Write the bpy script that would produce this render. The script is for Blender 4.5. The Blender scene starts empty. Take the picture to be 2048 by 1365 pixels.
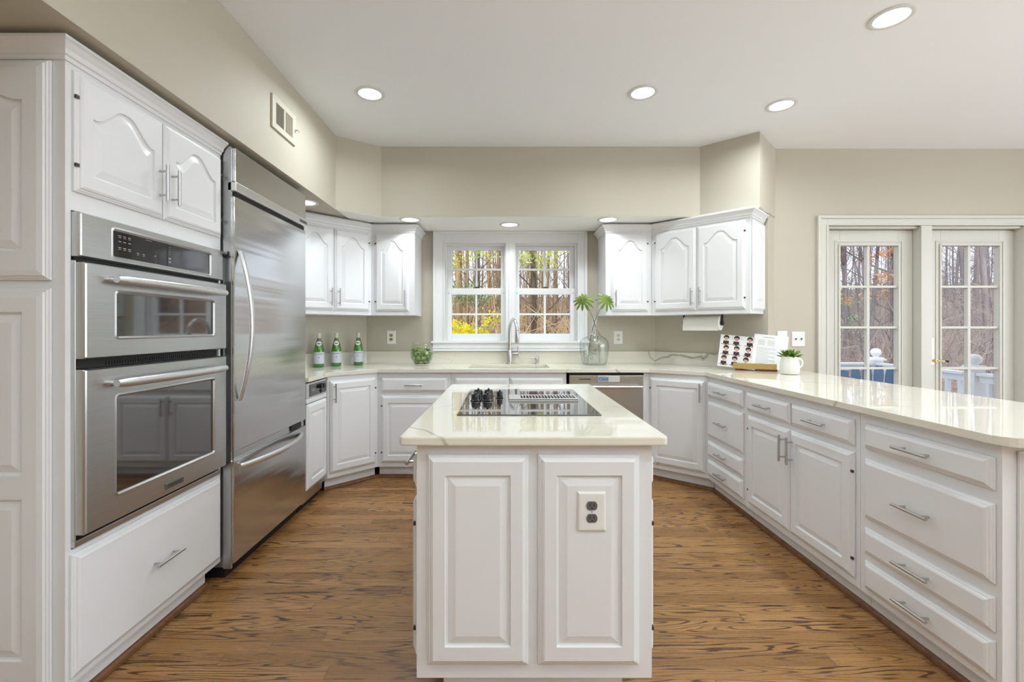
import bpy, bmesh, math, random
from mathutils import Vector, Matrix, noise
PI = math.pi
rnd = random.Random(7)
SC = bpy.context.scene
COL = SC.collection

# ------------------------------------------------------------------ camera, sky, exposure
FPX, VPX, VPY, EYE = 900.0, 1005.0, 657.0, 1.25
cam = bpy.data.cameras.new('camera')
cam.sensor_width = 36.0
cam.lens = FPX * 36.0 / 2048.0
cam.shift_x = (1024.0 - VPX) / 2048.0
cam.shift_y = -(682.5 - VPY) / 2048.0
cam.clip_start = 0.05
cam.clip_end = 400
cam_o = bpy.data.objects.new('camera', cam)
cam_o.location = (0, 0, EYE)
cam_o.rotation_euler = (PI / 2, 0, 0)
COL.objects.link(cam_o)
SC.camera = cam_o
vs = SC.view_settings
vs.view_transform = 'Standard'
vs.look = 'None'
vs.exposure = 0.0
vs.gamma = 1.0
vs.use_curve_mapping = False

SKY = 1.6
LAMP_W = 9.0
world = bpy.data.worlds.new('sky')
SC.world = world
world.use_nodes = True
wn, wl = world.node_tree.nodes, world.node_tree.links
wn.clear()
w_out = wn.new('ShaderNodeOutputWorld')
w_bg = wn.new('ShaderNodeBackground')
w_tc = wn.new('ShaderNodeTexCoord')
w_sep = wn.new('ShaderNodeSeparateXYZ')
w_cr = wn.new('ShaderNodeValToRGB')
w_cr.color_ramp.elements[0].position = 0.0
w_cr.color_ramp.elements[0].color = (0.88, 0.92, 1.0, 1)
w_cr.color_ramp.elements[1].position = 0.7
w_cr.color_ramp.elements[1].color = (0.72, 0.83, 1.0, 1)
wl.new(w_tc.outputs['Generated'], w_sep.inputs[0])
wl.new(w_sep.outputs['Z'], w_cr.inputs[0])
wl.new(w_cr.outputs[0], w_bg.inputs['Color'])
w_bg.inputs['Strength'].default_value = SKY
wl.new(w_bg.outputs[0], w_out.inputs[0])

sun = bpy.data.lights.new('sun', 'SUN')
sun.energy = 3.2
sun.angle = math.radians(6)
sun.color = (1.0, 0.96, 0.9)
sun_o = bpy.data.objects.new('sun', sun)
sun_o.rotation_euler = (math.radians(42), 0, math.radians(-28))
COL.objects.link(sun_o)
day = bpy.data.lights.new('daylight_fill', 'AREA')  # added fill lamp standing in for daylight through the unseen window
day.shape, day.size, day.size_y, day.energy, day.color = 'RECTANGLE', 4.9, 1.85, 85.0, (0.88, 0.955, 1.0)
day_o = bpy.data.objects.new('daylight_fill', day)
day_o.location, day_o.rotation_euler = (5.575, 0.35, 1.35), (0, PI / 2, 0)
day_o.rotation_euler = (PI / 2, 0, PI / 2)
COL.objects.link(day_o)
LAMP_COLOR = (0.88, 0.965, 1.0)

# ------------------------------------------------------------------ materials
def lin(c):
    c = c / 255.0
    return c / 12.92 if c <= 0.04045 else ((c + 0.055) / 1.055) ** 2.4

def rgb(r, g, b):
    return (lin(r), lin(g), lin(b), 1.0)

class NT:
    """small node-tree helper"""
    def __init__(self, name):
        self.m = bpy.data.materials.new(name)
        self.m.use_nodes = True
        self.n, self.l = self.m.node_tree.nodes, self.m.node_tree.links
        self.b = self.n['Principled BSDF']
    def new(self, t, **kw):
        x = self.n.new(t)
        for k, v in kw.items():
            if k in x.inputs.keys():
                x.inputs[k].default_value = v
            else:
                setattr(x, k, v)
        return x
    def link(self, a, b):
        self.l.new(a, b)
    def math(self, op, a, b=None):
        x = self.n.new('ShaderNodeMath')
        x.operation = op
        for i, v in enumerate((a, b)):
            if v is None:
                continue
            if isinstance(v, (int, float)):
                x.inputs[i].default_value = v
            else:
                self.l.new(v, x.inputs[i])
        return x.outputs[0]
    def ramp(self, src, stops):
        x = self.n.new('ShaderNodeValToRGB')
        e = x.color_ramp.elements
        e[0].position, e[0].color = stops[0]
        e[1].position, e[1].color = stops[-1]
        for p, c in stops[1:-1]:
            q = e.new(p)
            q.color = c
        self.l.new(src, x.inputs[0])
        return x.outputs[0]
    def pos(self):
        return self.n.new('ShaderNodeNewGeometry').outputs['Position']
    def mix(self, f, a, b):
        x = self.n.new('ShaderNodeMix')
        x.data_type = 'RGBA'
        for s, v in ((x.inputs[0], f), (x.inputs[6], a), (x.inputs[7], b)):
            if isinstance(v, (int, float, tuple)):
                s.default_value = v
            else:
                self.l.new(v, s)
        return x.outputs[2]

def P(name, col, rough=0.5, metal=0.0, spec=0.5, var=0.0, scale=6.0, bump=0.0, bscale=60.0, coat=0.0, emit=None, estr=1.0):
    t = NT(name)
    b = t.b
    b.inputs['Base Color'].default_value = col
    b.inputs['Roughness'].default_value = rough
    b.inputs['Metallic'].default_value = metal
    b.inputs['Specular IOR Level'].default_value = spec
    b.inputs['Coat Weight'].default_value = coat
    if var:
        nz = t.new('ShaderNodeTexNoise', Scale=scale, Detail=4.0)
        t.link(t.pos(), nz.inputs['Vector'])
        lo = tuple(c * (1 - var) for c in col[:3]) + (1,)
        hi = tuple(min(1, c * (1 + var)) for c in col[:3]) + (1,)
        t.link(t.ramp(nz.outputs[0], [(0.3, lo), (0.7, hi)]), b.inputs['Base Color'])
    if bump:
        nb = t.new('ShaderNodeTexNoise', Scale=bscale, Detail=3.0)
        t.link(t.pos(), nb.inputs['Vector'])
        bp = t.new('ShaderNodeBump', Strength=bump, Distance=0.002)
        t.link(nb.outputs[0], bp.inputs['Height'])
        t.link(bp.outputs[0], b.inputs['Normal'])
    if emit:
        b.inputs['Emission Color'].default_value = emit
        b.inputs['Emission Strength'].default_value = estr
    return t.m

def mat_floor():
    t = NT('oak_floor')
    pos = t.pos()
    sp = t.new('ShaderNodeSeparateXYZ')
    t.link(pos, sp.inputs[0])
    PW = 0.064
    yy = t.math('DIVIDE', sp.outputs['Y'], PW)
    row = t.math('FLOOR', yy)
    fy = t.math('FRACT', yy)
    wn1 = t.new('ShaderNodeTexWhiteNoise', noise_dimensions='1D')
    t.link(row, wn1.inputs['W'])
    xo = t.math('ADD', sp.outputs['X'], t.math('MULTIPLY', wn1.outputs['Value'], 3.7))
    xx = t.math('DIVIDE', xo, 1.15)
    colx = t.math('FLOOR', xx)
    fx = t.math('FRACT', xx)
    wn2 = t.new('ShaderNodeTexWhiteNoise', noise_dimensions='2D')
    cb = t.new('ShaderNodeCombineXYZ')
    t.link(row, cb.inputs[0]); t.link(colx, cb.inputs[1])
    t.link(cb.outputs[0], wn2.inputs['Vector'])
    pid = wn2.outputs['Value']
    # stretched noise whose contour lines make cathedral grain
    gx = t.math('ADD', t.math('MULTIPLY', sp.outputs['X'], 1.1), t.math('MULTIPLY', pid, 91.0))
    gy = t.math('MULTIPLY', sp.outputs['Y'], 15.0)
    gc = t.new('ShaderNodeCombineXYZ')
    t.link(gx, gc.inputs[0]); t.link(gy, gc.inputs[1]); t.link(t.math('MULTIPLY', pid, 33.0), gc.inputs[2])
    n1 = t.new('ShaderNodeTexNoise', Scale=1.0, Detail=1.6, Roughness=0.5)
    t.link(gc.outputs[0], n1.inputs['Vector'])
    s = t.math('SINE', t.math('MULTIPLY', n1.outputs[0], 96.0))
    line = t.ramp(s, [(0.0, (0, 0, 0, 1)), (0.45, (0, 0, 0, 1)), (0.9, (1, 1, 1, 1))])
    # fine pores
    fc = t.new('ShaderNodeCombineXYZ')
    t.link(t.math('MULTIPLY', sp.outputs['X'], 16.0), fc.inputs[0]); t.link(t.math('MULTIPLY', sp.outputs['Y'], 420.0), fc.inputs[1])
    t.link(pid, fc.inputs[2])
    n2 = t.new('ShaderNodeTexNoise', Scale=1.0, Detail=3.0, Roughness=0.7)
    t.link(fc.outputs[0], n2.inputs['Vector'])
    pore = t.ramp(n2.outputs[0], [(0.45, (0, 0, 0, 1)), (0.7, (1, 1, 1, 1))])
    base = t.ramp(pid, [(0.0, rgb(130, 90, 46)), (0.35, rgb(158, 113, 62)), (0.7, rgb(174, 129, 78)), (1.0, rgb(142, 99, 53))])
    n3 = t.new('ShaderNodeTexNoise', Scale=0.9, Detail=1.0)
    t.link(gc.outputs[0], n3.inputs['Vector'])
    base = t.mix(t.math('MULTIPLY', n3.outputs[0], 0.35), base, rgb(194, 150, 96))
    lamp = t.math('MULTIPLY', line, t.ramp(n3.outputs[0], [(0.3, (0.12, 0.12, 0.12, 1)), (0.56, (0.9, 0.9, 0.9, 1))]))
    c = t.mix(lamp, base, rgb(60, 33, 14))
    c = t.mix(t.math('MULTIPLY', pore, 0.42), c, rgb(98, 60, 29))
    gap = t.math('MAXIMUM', t.math('LESS_THAN', fy, 0.022), t.math('LESS_THAN', fx, 0.0018))
    c = t.mix(t.math('MULTIPLY', gap, 0.75), c, rgb(50, 28, 14))
    t.link(c, t.b.inputs['Base Color'])
    t.b.inputs['Roughness'].default_value = 0.3
    rr = t.math('ADD', 0.24, t.math('MULTIPLY', pore, 0.14))
    t.link(rr, t.b.inputs['Roughness'])
    bp = t.new('ShaderNodeBump', Strength=0.25, Distance=0.0012)
    t.link(t.math('SUBTRACT', t.math('MULTIPLY', pore, -0.5), gap), bp.inputs['Height'])
    t.link(bp.outputs[0], t.b.inputs['Normal'])
    return t.m

def mat_quartz():
    t = NT('quartz')
    pos = t.pos()
    base = rgb(229, 225, 211)
    out = base
    # a few long veins: wandering parallel lines, broken up by a slow noise
    sp = t.new('ShaderNodeSeparateXYZ')
    t.link(pos, sp.inputs[0])
    for ax, ay, az, per, off, wob, w, amt, cc in ((0.62, 0.78, 0.5, 0.83, 0.13, 0.42, 0.0042, 0.85, rgb(152, 145, 132)), (0.93, -0.36, -0.7, 1.21, 0.55, 0.5, 0.003, 0.75, rgb(160, 152, 139)), (0.3, 0.95, 1.1, 0.47, 0.31, 0.3, 0.0016, 0.4, rgb(172, 165, 152))):
        s_ = t.math('ADD', t.math('ADD', t.math('MULTIPLY', sp.outputs['X'], ax), t.math('MULTIPLY', sp.outputs['Y'], ay)), t.math('MULTIPLY', sp.outputs['Z'], az))
        mp = t.new('ShaderNodeMapping')
        mp.inputs['Location'].default_value = (off * 17, off * 5, off * 9)
        t.link(pos, mp.inputs['Vector'])
        nz = t.new('ShaderNodeTexNoise', Scale=1.6, Detail=4.0, Roughness=0.45)
        t.link(mp.outputs[0], nz.inputs['Vector'])
        s_ = t.math('ADD', t.math('ADD', s_, t.math('MULTIPLY', nz.outputs[0], wob)), off * 10)
        d = t.math('MULTIPLY', t.math('ABSOLUTE', t.math('SUBTRACT', t.math('FRACT', t.math('DIVIDE', s_, per)), 0.5)), per)
        n2 = t.new('ShaderNodeTexNoise', Scale=2.1, Detail=2.0)
        t.link(mp.outputs[0], n2.inputs['Vector'])
        br = t.ramp(n2.outputs[0], [(0.40, (0, 0, 0, 1)), (0.58, (1, 1, 1, 1))])
        v = t.ramp(d, [(0.0, (1, 1, 1, 1)), (w * 0.5, (0.8, 0.8, 0.8, 1)), (w * 1.6, (0, 0, 0, 1))])
        out = t.mix(t.math('MULTIPLY', t.math('MULTIPLY', v, br), amt), out, cc)
    t.link(out, t.b.inputs['Base Color'])
    t.b.inputs['Roughness'].default_value = 0.025
    t.b.inputs['Specular IOR Level'].default_value = 0.62
    return t.m

def mat_steel(name, col, rough, axis, amp=0.06):
    """brushed stainless steel; fine streaks run along the given axis"""
    t = NT(name)
    pos = t.pos()
    mp = t.new('ShaderNodeMapping')
    sc = [900.0, 900.0, 900.0]
    sc[axis] = 5.0
    mp.inputs['Scale'].default_value = sc
    t.link(pos, mp.inputs['Vector'])
    nz = t.new('ShaderNodeTexNoise', Scale=1.0, Detail=2.0)
    t.link(mp.outputs[0], nz.inputs['Vector'])
    lo = tuple(c * (1 - amp) for c in col[:3]) + (1,)
    hi = tuple(min(1, c * (1 + amp)) for c in col[:3]) + (1,)
    t.link(t.ramp(nz.outputs[0], [(0.3, lo), (0.7, hi)]), t.b.inputs['Base Color'])
    t.b.inputs['Metallic'].default_value = 1.0
    t.link(t.math('ADD', rough - 0.05, t.math('MULTIPLY', nz.outputs[0], 0.1)), t.b.inputs['Roughness'])
    return t.m

def mat_wavy_steel(name, col, rough):
    """brushed refrigerator door, its sheet slightly uneven from top to bottom"""
    t = NT(name)
    pos = t.pos()
    mp = t.new('ShaderNodeMapping')
    mp.inputs['Scale'].default_value = (1.0, 0.3, 7.5)
    t.link(pos, mp.inputs['Vector'])
    nz = t.new('ShaderNodeTexNoise', Scale=1.0, Detail=2.5, Roughness=0.4)
    t.link(mp.outputs[0], nz.inputs['Vector'])
    bp = t.new('ShaderNodeBump', Strength=0.8, Distance=0.012)
    t.link(nz.outputs[0], bp.inputs['Height'])
    t.link(bp.outputs[0], t.b.inputs['Normal'])
    t.b.inputs['Base Color'].default_value = col
    t.b.inputs['Metallic'].default_value = 1.0
    t.b.inputs['Roughness'].default_value = rough
    return t.m

def mat_glass(name, tint=(1, 1, 1, 1), ior=1.45, rough=0.0, bump=0.0, gain=1.0):
    """thin clear glass: passes light straight on and mirrors by Fresnel"""
    t = NT(name)
    t.n.remove(t.b)
    tr = t.new('ShaderNodeBsdfTransparent')
    tr.inputs[0].default_value = tint
    gl = t.new('ShaderNodeBsdfGlossy')
    gl.inputs['Roughness'].default_value = rough
    lw = t.new('ShaderNodeLayerWeight')
    f0 = ((ior - 1) / (ior + 1)) ** 2
    fac = t.math('ADD', f0, t.math('MULTIPLY', t.math('POWER', lw.outputs['Facing'], 4.0), (1 - f0) * 0.75))
    mx = t.new('ShaderNodeMixShader')
    t.link(t.math('MULTIPLY', fac, gain), mx.inputs[0])
    t.link(tr.outputs[0], mx.inputs[1]); t.link(gl.outputs[0], mx.inputs[2])
    t.link(mx.outputs[0], t.n['Material Output'].inputs['Surface'])
    return t.m

def mat_bark(name, a, b, moss=None):
    t = NT(name)
    mp = t.new('ShaderNodeMapping')
    mp.inputs['Scale'].default_value = (9.0, 9.0, 1.6)
    t.link(t.pos(), mp.inputs['Vector'])
    nz = t.new('ShaderNodeTexNoise', Scale=1.0, Detail=5.0, Roughness=0.7)
    t.link(mp.outputs[0], nz.inputs['Vector'])
    c = t.ramp(nz.outputs[0], [(0.3, a), (0.7, b)])
    oi = t.new('ShaderNodeObjectInfo')
    hv = t.new('ShaderNodeHueSaturation')
    t.link(t.math('ADD', 0.72, t.math('MULTIPLY', oi.outputs['Random'], 0.6)), hv.inputs['Value'])
    t.link(t.math('ADD', 0.8, t.math('MULTIPLY', oi.outputs['Random'], 0.5)), hv.inputs['Saturation'])
    t.link(c, hv.inputs['Color'])
    t.link(hv.outputs[0], t.b.inputs['Base Color'])
    t.b.inputs['Roughness'].default_value = 0.95
    t.b.inputs['Specular IOR Level'].default_value = 0.1
    return t.m

def mat_leaf(name, a, b, scale=9.0, trans=0.35):
    t = NT(name)
    nz = t.new('ShaderNodeTexNoise', Scale=scale, Detail=2.0)
    t.link(t.pos(), nz.inputs['Vector'])
    c = t.ramp(nz.outputs[0], [(0.35, a), (0.65, b)])
    t.link(c, t.b.inputs['Base Color'])
    t.b.inputs['Roughness'].default_value = 0.5
    if trans:
        tl = t.new('ShaderNodeBsdfTranslucent')
        t.link(c, tl.inputs[0])
        mx = t.new('ShaderNodeMixShader')
        mx.inputs[0].default_value = trans
        t.link(t.b.outputs[0], mx.inputs[1]); t.link(tl.outputs[0], mx.inputs[2])
        t.link(mx.outputs[0], t.n['Material Output'].inputs['Surface'])
    return t.m

M = {
    'white': P('white_cabinet_paint', rgb(232, 233, 235), 0.34, bump=0.03, bscale=90),
    'trim': P('white_trim_paint', rgb(236, 237, 238), 0.4),
    'door': P('painted_door_white', rgb(211, 209, 201), 0.4),
    'wall': P('greige_wall_paint', rgb(193, 186, 170), 0.62, var=0.015, scale=2.0, bump=0.05, bscale=250),
    'ceiling': P('white_ceiling_paint', rgb(243, 245, 249), 0.8, bump=0.04, bscale=300),
    'floor': mat_floor(),
    'soffit': P('soffit_cream_lit', rgb(247, 246, 242), 0.7),  # soffit underside near the window, its brightness put into the colour
    'shade': P('fill_uplight_shade', rgb(240, 238, 230), 0.6),
    'quartz': mat_quartz(),
    'oak': P('oak_shoe_moulding', rgb(112, 73, 38), 0.4, var=0.3, scale=30),
    'steel': mat_steel('stainless_steel', (0.58, 0.585, 0.59, 1), 0.3, 1),
    'steel_x': mat_steel('stainless_steel_dishwasher', (0.50, 0.475, 0.44, 1), 0.34, 0),
    'fridge': mat_wavy_steel('stainless_refrigerator_steel', (0.60, 0.605, 0.61, 1), 0.19),
    'handle': P('satin_nickel', (0.55, 0.55, 0.55, 1), 0.28, 1.0, var=0.03, scale=80),
    'pale_metal': P('pale_brushed_metal', (0.73, 0.735, 0.74, 1), 0.36, 1.0, var=0.03, scale=60),
    'nickel': P('brushed_nickel_tap', (0.63, 0.61, 0.58, 1), 0.3, 1.0, var=0.03, scale=70),
    'dark': P('dark_gap', rgb(24, 23, 22), 0.6),
    'rubber': P('black_plastic', rgb(22, 22, 23), 0.35),
    'black_glass': P('black_oven_glass', rgb(26, 26, 28), 0.04, spec=1.0),
    'panel_glass': P('black_control_glass', rgb(30, 30, 31), 0.06, spec=0.9),
    'cooktop': P('cooktop_glass', rgb(40, 42, 40), 0.03, spec=1.0, coat=0.6),
    'mark': P('pale_grey_print', rgb(150, 150, 150), 0.5),
    'brass_mark': P('gold_print', rgb(196, 174, 96), 0.4),
    'hinge': P('dark_bronze_hinge', rgb(74, 70, 66), 0.4, 0.6),
    'socket_grey': P('grey_socket_plastic', rgb(96, 97, 100), 0.35),
    'ivory': P('ivory_socket_plastic', rgb(214, 206, 176), 0.4),
    'ochre': P('ochre_socket_plastic', rgb(168, 140, 78), 0.4),
    'plate': P('white_plastic_plate', rgb(234, 234, 232), 0.3),
    'slot': P('slot_dark', rgb(40, 38, 36), 0.6),
    'pane': mat_glass('window_glass', (0.985, 0.99, 0.99, 1), 1.4, gain=0.55),
    'vase': mat_glass('pale_aqua_glass', (0.978, 0.992, 0.989, 1), 1.5, bump=0.0, gain=1.9),
    'clear': mat_glass('clear_bowl_glass', (0.985, 0.99, 0.988, 1), 1.45, gain=1.6),
    'green_glass': P('green_bottle_glass', rgb(62, 128, 26), 0.06, spec=0.8, coat=0.5),
    'label': P('pale_blue_white_label', rgb(205, 213, 226), 0.55),
    'label_white': P('white_label', rgb(232, 234, 234), 0.5),
    'ink': P('dark_blue_ink', rgb(46, 56, 92), 0.6),
    'red': P('red_star_ink', rgb(206, 84, 62), 0.6),
    'foil': P('silver_white_foil', rgb(214, 214, 208), 0.35, 0.2),
    'fruit': mat_leaf('green_fruit_skin', rgb(66, 100, 28), rgb(142, 172, 84), 45.0, 0.0),
    'leaf': mat_leaf('green_palm_leaf', rgb(74, 98, 6), rgb(116, 138, 20), 18.0, 0.1),
    'stem': P('dark_green_stem', rgb(72, 100, 52), 0.5),
    'succulent': mat_leaf('succulent_leaf', rgb(46, 92, 24), rgb(124, 160, 48), 40.0, 0.1),
    'ceramic': P('white_glazed_ceramic', rgb(232, 230, 224), 0.18),
    'soil': P('dark_soil', rgb(50, 38, 28), 0.95, var=0.4, scale=120),
    'paper': P('white_paper', rgb(233, 233, 234), 0.7),
    'towel': P('white_paper_towel', rgb(236, 233, 226), 0.85, bump=0.4, bscale=160),
    'grey_ink': P('grey_ink', rgb(150, 150, 152), 0.7),
    'hair': P('black_hair_print', rgb(34, 28, 28), 0.6),
    'skin': P('skin_print', rgb(206, 164, 142), 0.6),
    'apron': P('dark_apron_print', rgb(46, 40, 44), 0.6),
    'wood_base': P('reddish_wood_base', rgb(128, 62, 36), 0.4, var=0.2, scale=40),
    'gold': P('brushed_brass', (0.62, 0.47, 0.20, 1), 0.36, 1.0, var=0.05, scale=60),
    'brass': P('polished_brass', (0.72, 0.56, 0.26, 1), 0.22, 1.0),
    'bronze': P('dark_lever', rgb(56, 44, 32), 0.3, 0.7),
    'badge': P('badge_grey', rgb(110, 110, 108), 0.35, 0.5),
    'sign': P('pale_sign_plastic', rgb(206, 205, 198), 0.4),
    'sign_blue': P('blue_grey_sign_field', rgb(150, 166, 184), 0.4),
    'lens': P('lamp_lens', rgb(250, 248, 240), 0.5, emit=(1.0, 0.98, 0.94, 1), estr=1.6),
    'ring': P('white_lamp_ring', rgb(222, 221, 219), 0.4),
    'vent': P('painted_vent_metal', rgb(203, 196, 180), 0.5),
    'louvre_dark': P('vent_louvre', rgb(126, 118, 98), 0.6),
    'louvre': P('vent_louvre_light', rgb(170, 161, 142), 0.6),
    'sink': P('cream_sink_composite', rgb(226, 222, 208), 0.25),
    'deck': P('weathered_deck_boards', rgb(150, 140, 128), 0.8, var=0.2, scale=8),
    'rail': P('white_painted_railing', rgb(238, 239, 240), 0.5),
    'blue': P('blue_plastic', rgb(34, 108, 170), 0.4, var=0.06, scale=4),
    'ground': P('leaf_litter', rgb(132, 112, 95), 0.95, var=0.35, scale=2.5, spec=0.1),
    'bark_tan': mat_bark('tan_bark', rgb(94, 78, 60), rgb(174, 154, 124)),
    'bark_grey': mat_bark('grey_bark', rgb(74, 66, 67), rgb(146, 134, 134)),
    'bark_dark': mat_bark('dark_bark', rgb(70, 58, 48), rgb(134, 114, 92)),
    'twig': P('dry_twigs', rgb(196, 172, 134), 0.9, var=0.3, scale=2.0, spec=0.1),
    'twig_grey': P('grey_twigs', rgb(140, 124, 116), 0.9, var=0.3, scale=2.0, spec=0.1),
    'spring': mat_leaf('spring_leaf', rgb(178, 196, 36), rgb(226, 232, 92), 3.0, 0.5),
    'forsythia': mat_leaf('yellow_flower', rgb(216, 208, 0), rgb(255, 240, 40), 5.0, 0.4),
    'holly': mat_leaf('evergreen_leaf', rgb(60, 110, 66), rgb(140, 178, 120), 4.0, 0.3),
    'rust': mat_leaf('rust_brown_leaf', rgb(172, 108, 52), rgb(226, 168, 104), 4.0, 0.45),
}

# ------------------------------------------------------------------ mesh helper
class MB:
    def __init__(self, M4=None):
        self.v, self.f, self.mi = [], [], []
        self.M = M4
        self.cur = 0
    def add(self, vs_, fs_):
        o = len(self.v)
        if self.M is not None:
            vs_ = [tuple(self.M @ Vector(p)) for p in vs_]
        self.v.extend([tuple(p) for p in vs_])
        self.f.extend([[o + i for i in f] for f in fs_])
        self.mi.extend([self.cur] * len(fs_))
        return self
    def box(self, x0, x1, y0, y1, z0, z1):
        return self.add([(x0, y0, z0), (x1, y0, z0), (x1, y1, z0), (x0, y1, z0), (x0, y0, z1), (x1, y0, z1), (x1, y1, z1), (x0, y1, z1)],
                        [(0, 3, 2, 1), (4, 5, 6, 7), (0, 1, 5, 4), (1, 2, 6, 5), (2, 3, 7, 6), (3, 0, 4, 7)])
    def loft(self, loops, cap0=True, cap1=True, closed=True):
        n = len(loops[0])
        vs_ = [p for l in loops for p in l]
        fs_ = []
        for k in range(len(loops) - 1):
            for i in range(n if closed else n - 1):
                j = (i + 1) % n
                fs_.append((k * n + i, k * n + j, (k + 1) * n + j, (k + 1) * n + i))
        if cap0:
            fs_.append(tuple(reversed(range(n))))
        if cap1:
            o = (len(loops) - 1) * n
            fs_.append(tuple(range(o, o + n)))
        return self.add(vs_, fs_)
    def prism(self, poly, z0, z1, poly1=None):
        return self.loft([[(x, y, z0) for x, y in poly], [(x, y, z1) for x, y in (poly1 or poly)]])
    def tube(self, pts, r, n=8, caps=True, flat=1.0):
        pts = [Vector(p) for p in pts]
        rs = r if isinstance(r, (list, tuple)) else [r] * len(pts)
        loops, up = [], None
        for i, p in enumerate(pts):
            d = (pts[min(i + 1, len(pts) - 1)] - pts[max(i - 1, 0)]).normalized()
            if up is None:
                up = Vector((0, 0, 1)) if abs(d.z) < 0.9 else Vector((1, 0, 0))
            a = d.cross(up)
            if a.length < 1e-6:
                a = d.cross(Vector((0, 1, 0)))
            a.normalize()
            b = a.cross(d).normalized()
            up = b
            loops.append([p + (a * math.cos(2 * PI * k / n) + b * math.sin(2 * PI * k / n) * flat) * rs[i] for k in range(n)])
        return self.loft(loops, caps, caps)
    def cyl(self, p0, p1, r, n=12, r1=None):
        return self.tube([p0, p1], [r, r if r1 is None else r1], n)
    def lathe(self, prof, c=(0, 0, 0), n=24, sx=1.0, sy=1.0, cap0=True, cap1=True):
        loops = [[(c[0] + r * sx * math.cos(2 * PI * k / n), c[1] + r * sy * math.sin(2 * PI * k / n), c[2] + z) for k in range(n)] for r, z in prof]
        return self.loft(loops, cap0, cap1)
    def sphere(self, c, r, n=12, m=8, s=(1, 1, 1)):
        prof = [(max(1e-4, math.sin(PI * i / m)) * r, -math.cos(PI * i / m) * r * s[2]) for i in range(m + 1)]
        return self.lathe(prof, c, n, s[0], s[1])
    def build(self, name, mats, parent=None, loc=None, rz=0.0, smooth=None, bevel=0.0, seg=2, world_of=None):
        me = bpy.data.meshes.new(name)
        vs_ = self.v
        if world_of is not None:              # vertices were given in room coordinates
            inv = (Matrix.Translation(world_of.location) @ Matrix.Rotation(world_of.rotation_euler.z, 4, 'Z')).inverted()
            vs_ = [tuple(inv @ Vector(p)) for p in vs_]
        me.from_pydata(vs_, [], self.f)
        if not isinstance(mats, (list, tuple)):
            mats = [mats]
        for m in mats:
            me.materials.append(M[m])
        if len(mats) > 1:
            me.polygons.foreach_set('material_index', self.mi)
        bm = bmesh.new()
        bm.from_mesh(me)
        bmesh.ops.recalc_face_normals(bm, faces=bm.faces)
        bm.to_mesh(me)
        bm.free()
        if smooth:
            me.shade_smooth()
            me.set_sharp_from_angle(angle=math.radians(smooth))
        o = bpy.data.objects.new(name, me)
        COL.objects.link(o)
        if parent is not None:
            o.parent = parent
        if loc is not None:
            o.location = loc
        o.rotation_euler = (0, 0, rz)
        if bevel:
            b = o.modifiers.new('Bevel', 'BEVEL')
            b.width = bevel
            b.segments = seg
            b.limit_method = 'ANGLE'
            b.angle_limit = math.radians(40)
        return o

def tag(o, label, cat, group=None):
    o['label'] = label
    o['category'] = cat
    if group:
        o['group'] = group
    return o

def thing(name, label, cat, loc=(0, 0, 0), rz=0.0, group=None):
    o = bpy.data.objects.new(name, None)
    o.empty_display_size = 0.1
    COL.objects.link(o)
    o.location = loc
    o.rotation_euler = (0, 0, rz)
    return tag(o, label, cat, group)

def struct(o):
    o['kind'] = 'structure'
    return o

def copy_tree(o, parent=None):
    c = o.copy()
    COL.objects.link(c)
    if parent is not None:
        c.parent = parent
    for ch in [x for x in o.children]:
        copy_tree(ch, c)
    return c

def text_mesh(s, size, depth=0.0):
    """letters as flat faces in x,y, centred on the origin"""
    cu = bpy.data.curves.new('letters', 'FONT')
    cu.body = s
    cu.size = size
    cu.align_x, cu.align_y = 'CENTER', 'CENTER'
    cu.extrude = depth
    cu.resolution_u = 3
    o = bpy.data.objects.new('letters', cu)
    COL.objects.link(o)
    dg = bpy.context.evaluated_depsgraph_get()
    me = bpy.data.meshes.new_from_object(o.evaluated_get(dg))
    v = [tuple(p.co) for p in me.vertices]
    f = [tuple(p.vertices) for p in me.polygons]
    bpy.data.objects.remove(o)
    bpy.data.meshes.remove(me)
    bpy.data.curves.remove(cu)
    return v, f

# ------------------------------------------------------------------ cabinet fronts (local: x right, y into the cabinet, z up, front at y = 0)
def arch_pts(x0, x1, zt, a, n=20):
    """the top of a panel, from right to left; a is the rise of the cathedral arch"""
    out = []
    for i in range(n + 1):
        t = i / n
        u = 1 - abs(2 * t - 1)
        s = min(1.0, max(0.0, (u - 0.06) / 0.86))
        s = s * s * (3 - 2 * s)
        out.append((x1 + (x0 - x1) * t, zt - a + a * s))
    return out

def glassy(m, ior):
    m.node_tree.nodes['Principled BSDF'].inputs['IOR'].default_value = ior
glassy(M['black_glass'], 1.95)
glassy(M['panel_glass'], 1.6)

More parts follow.
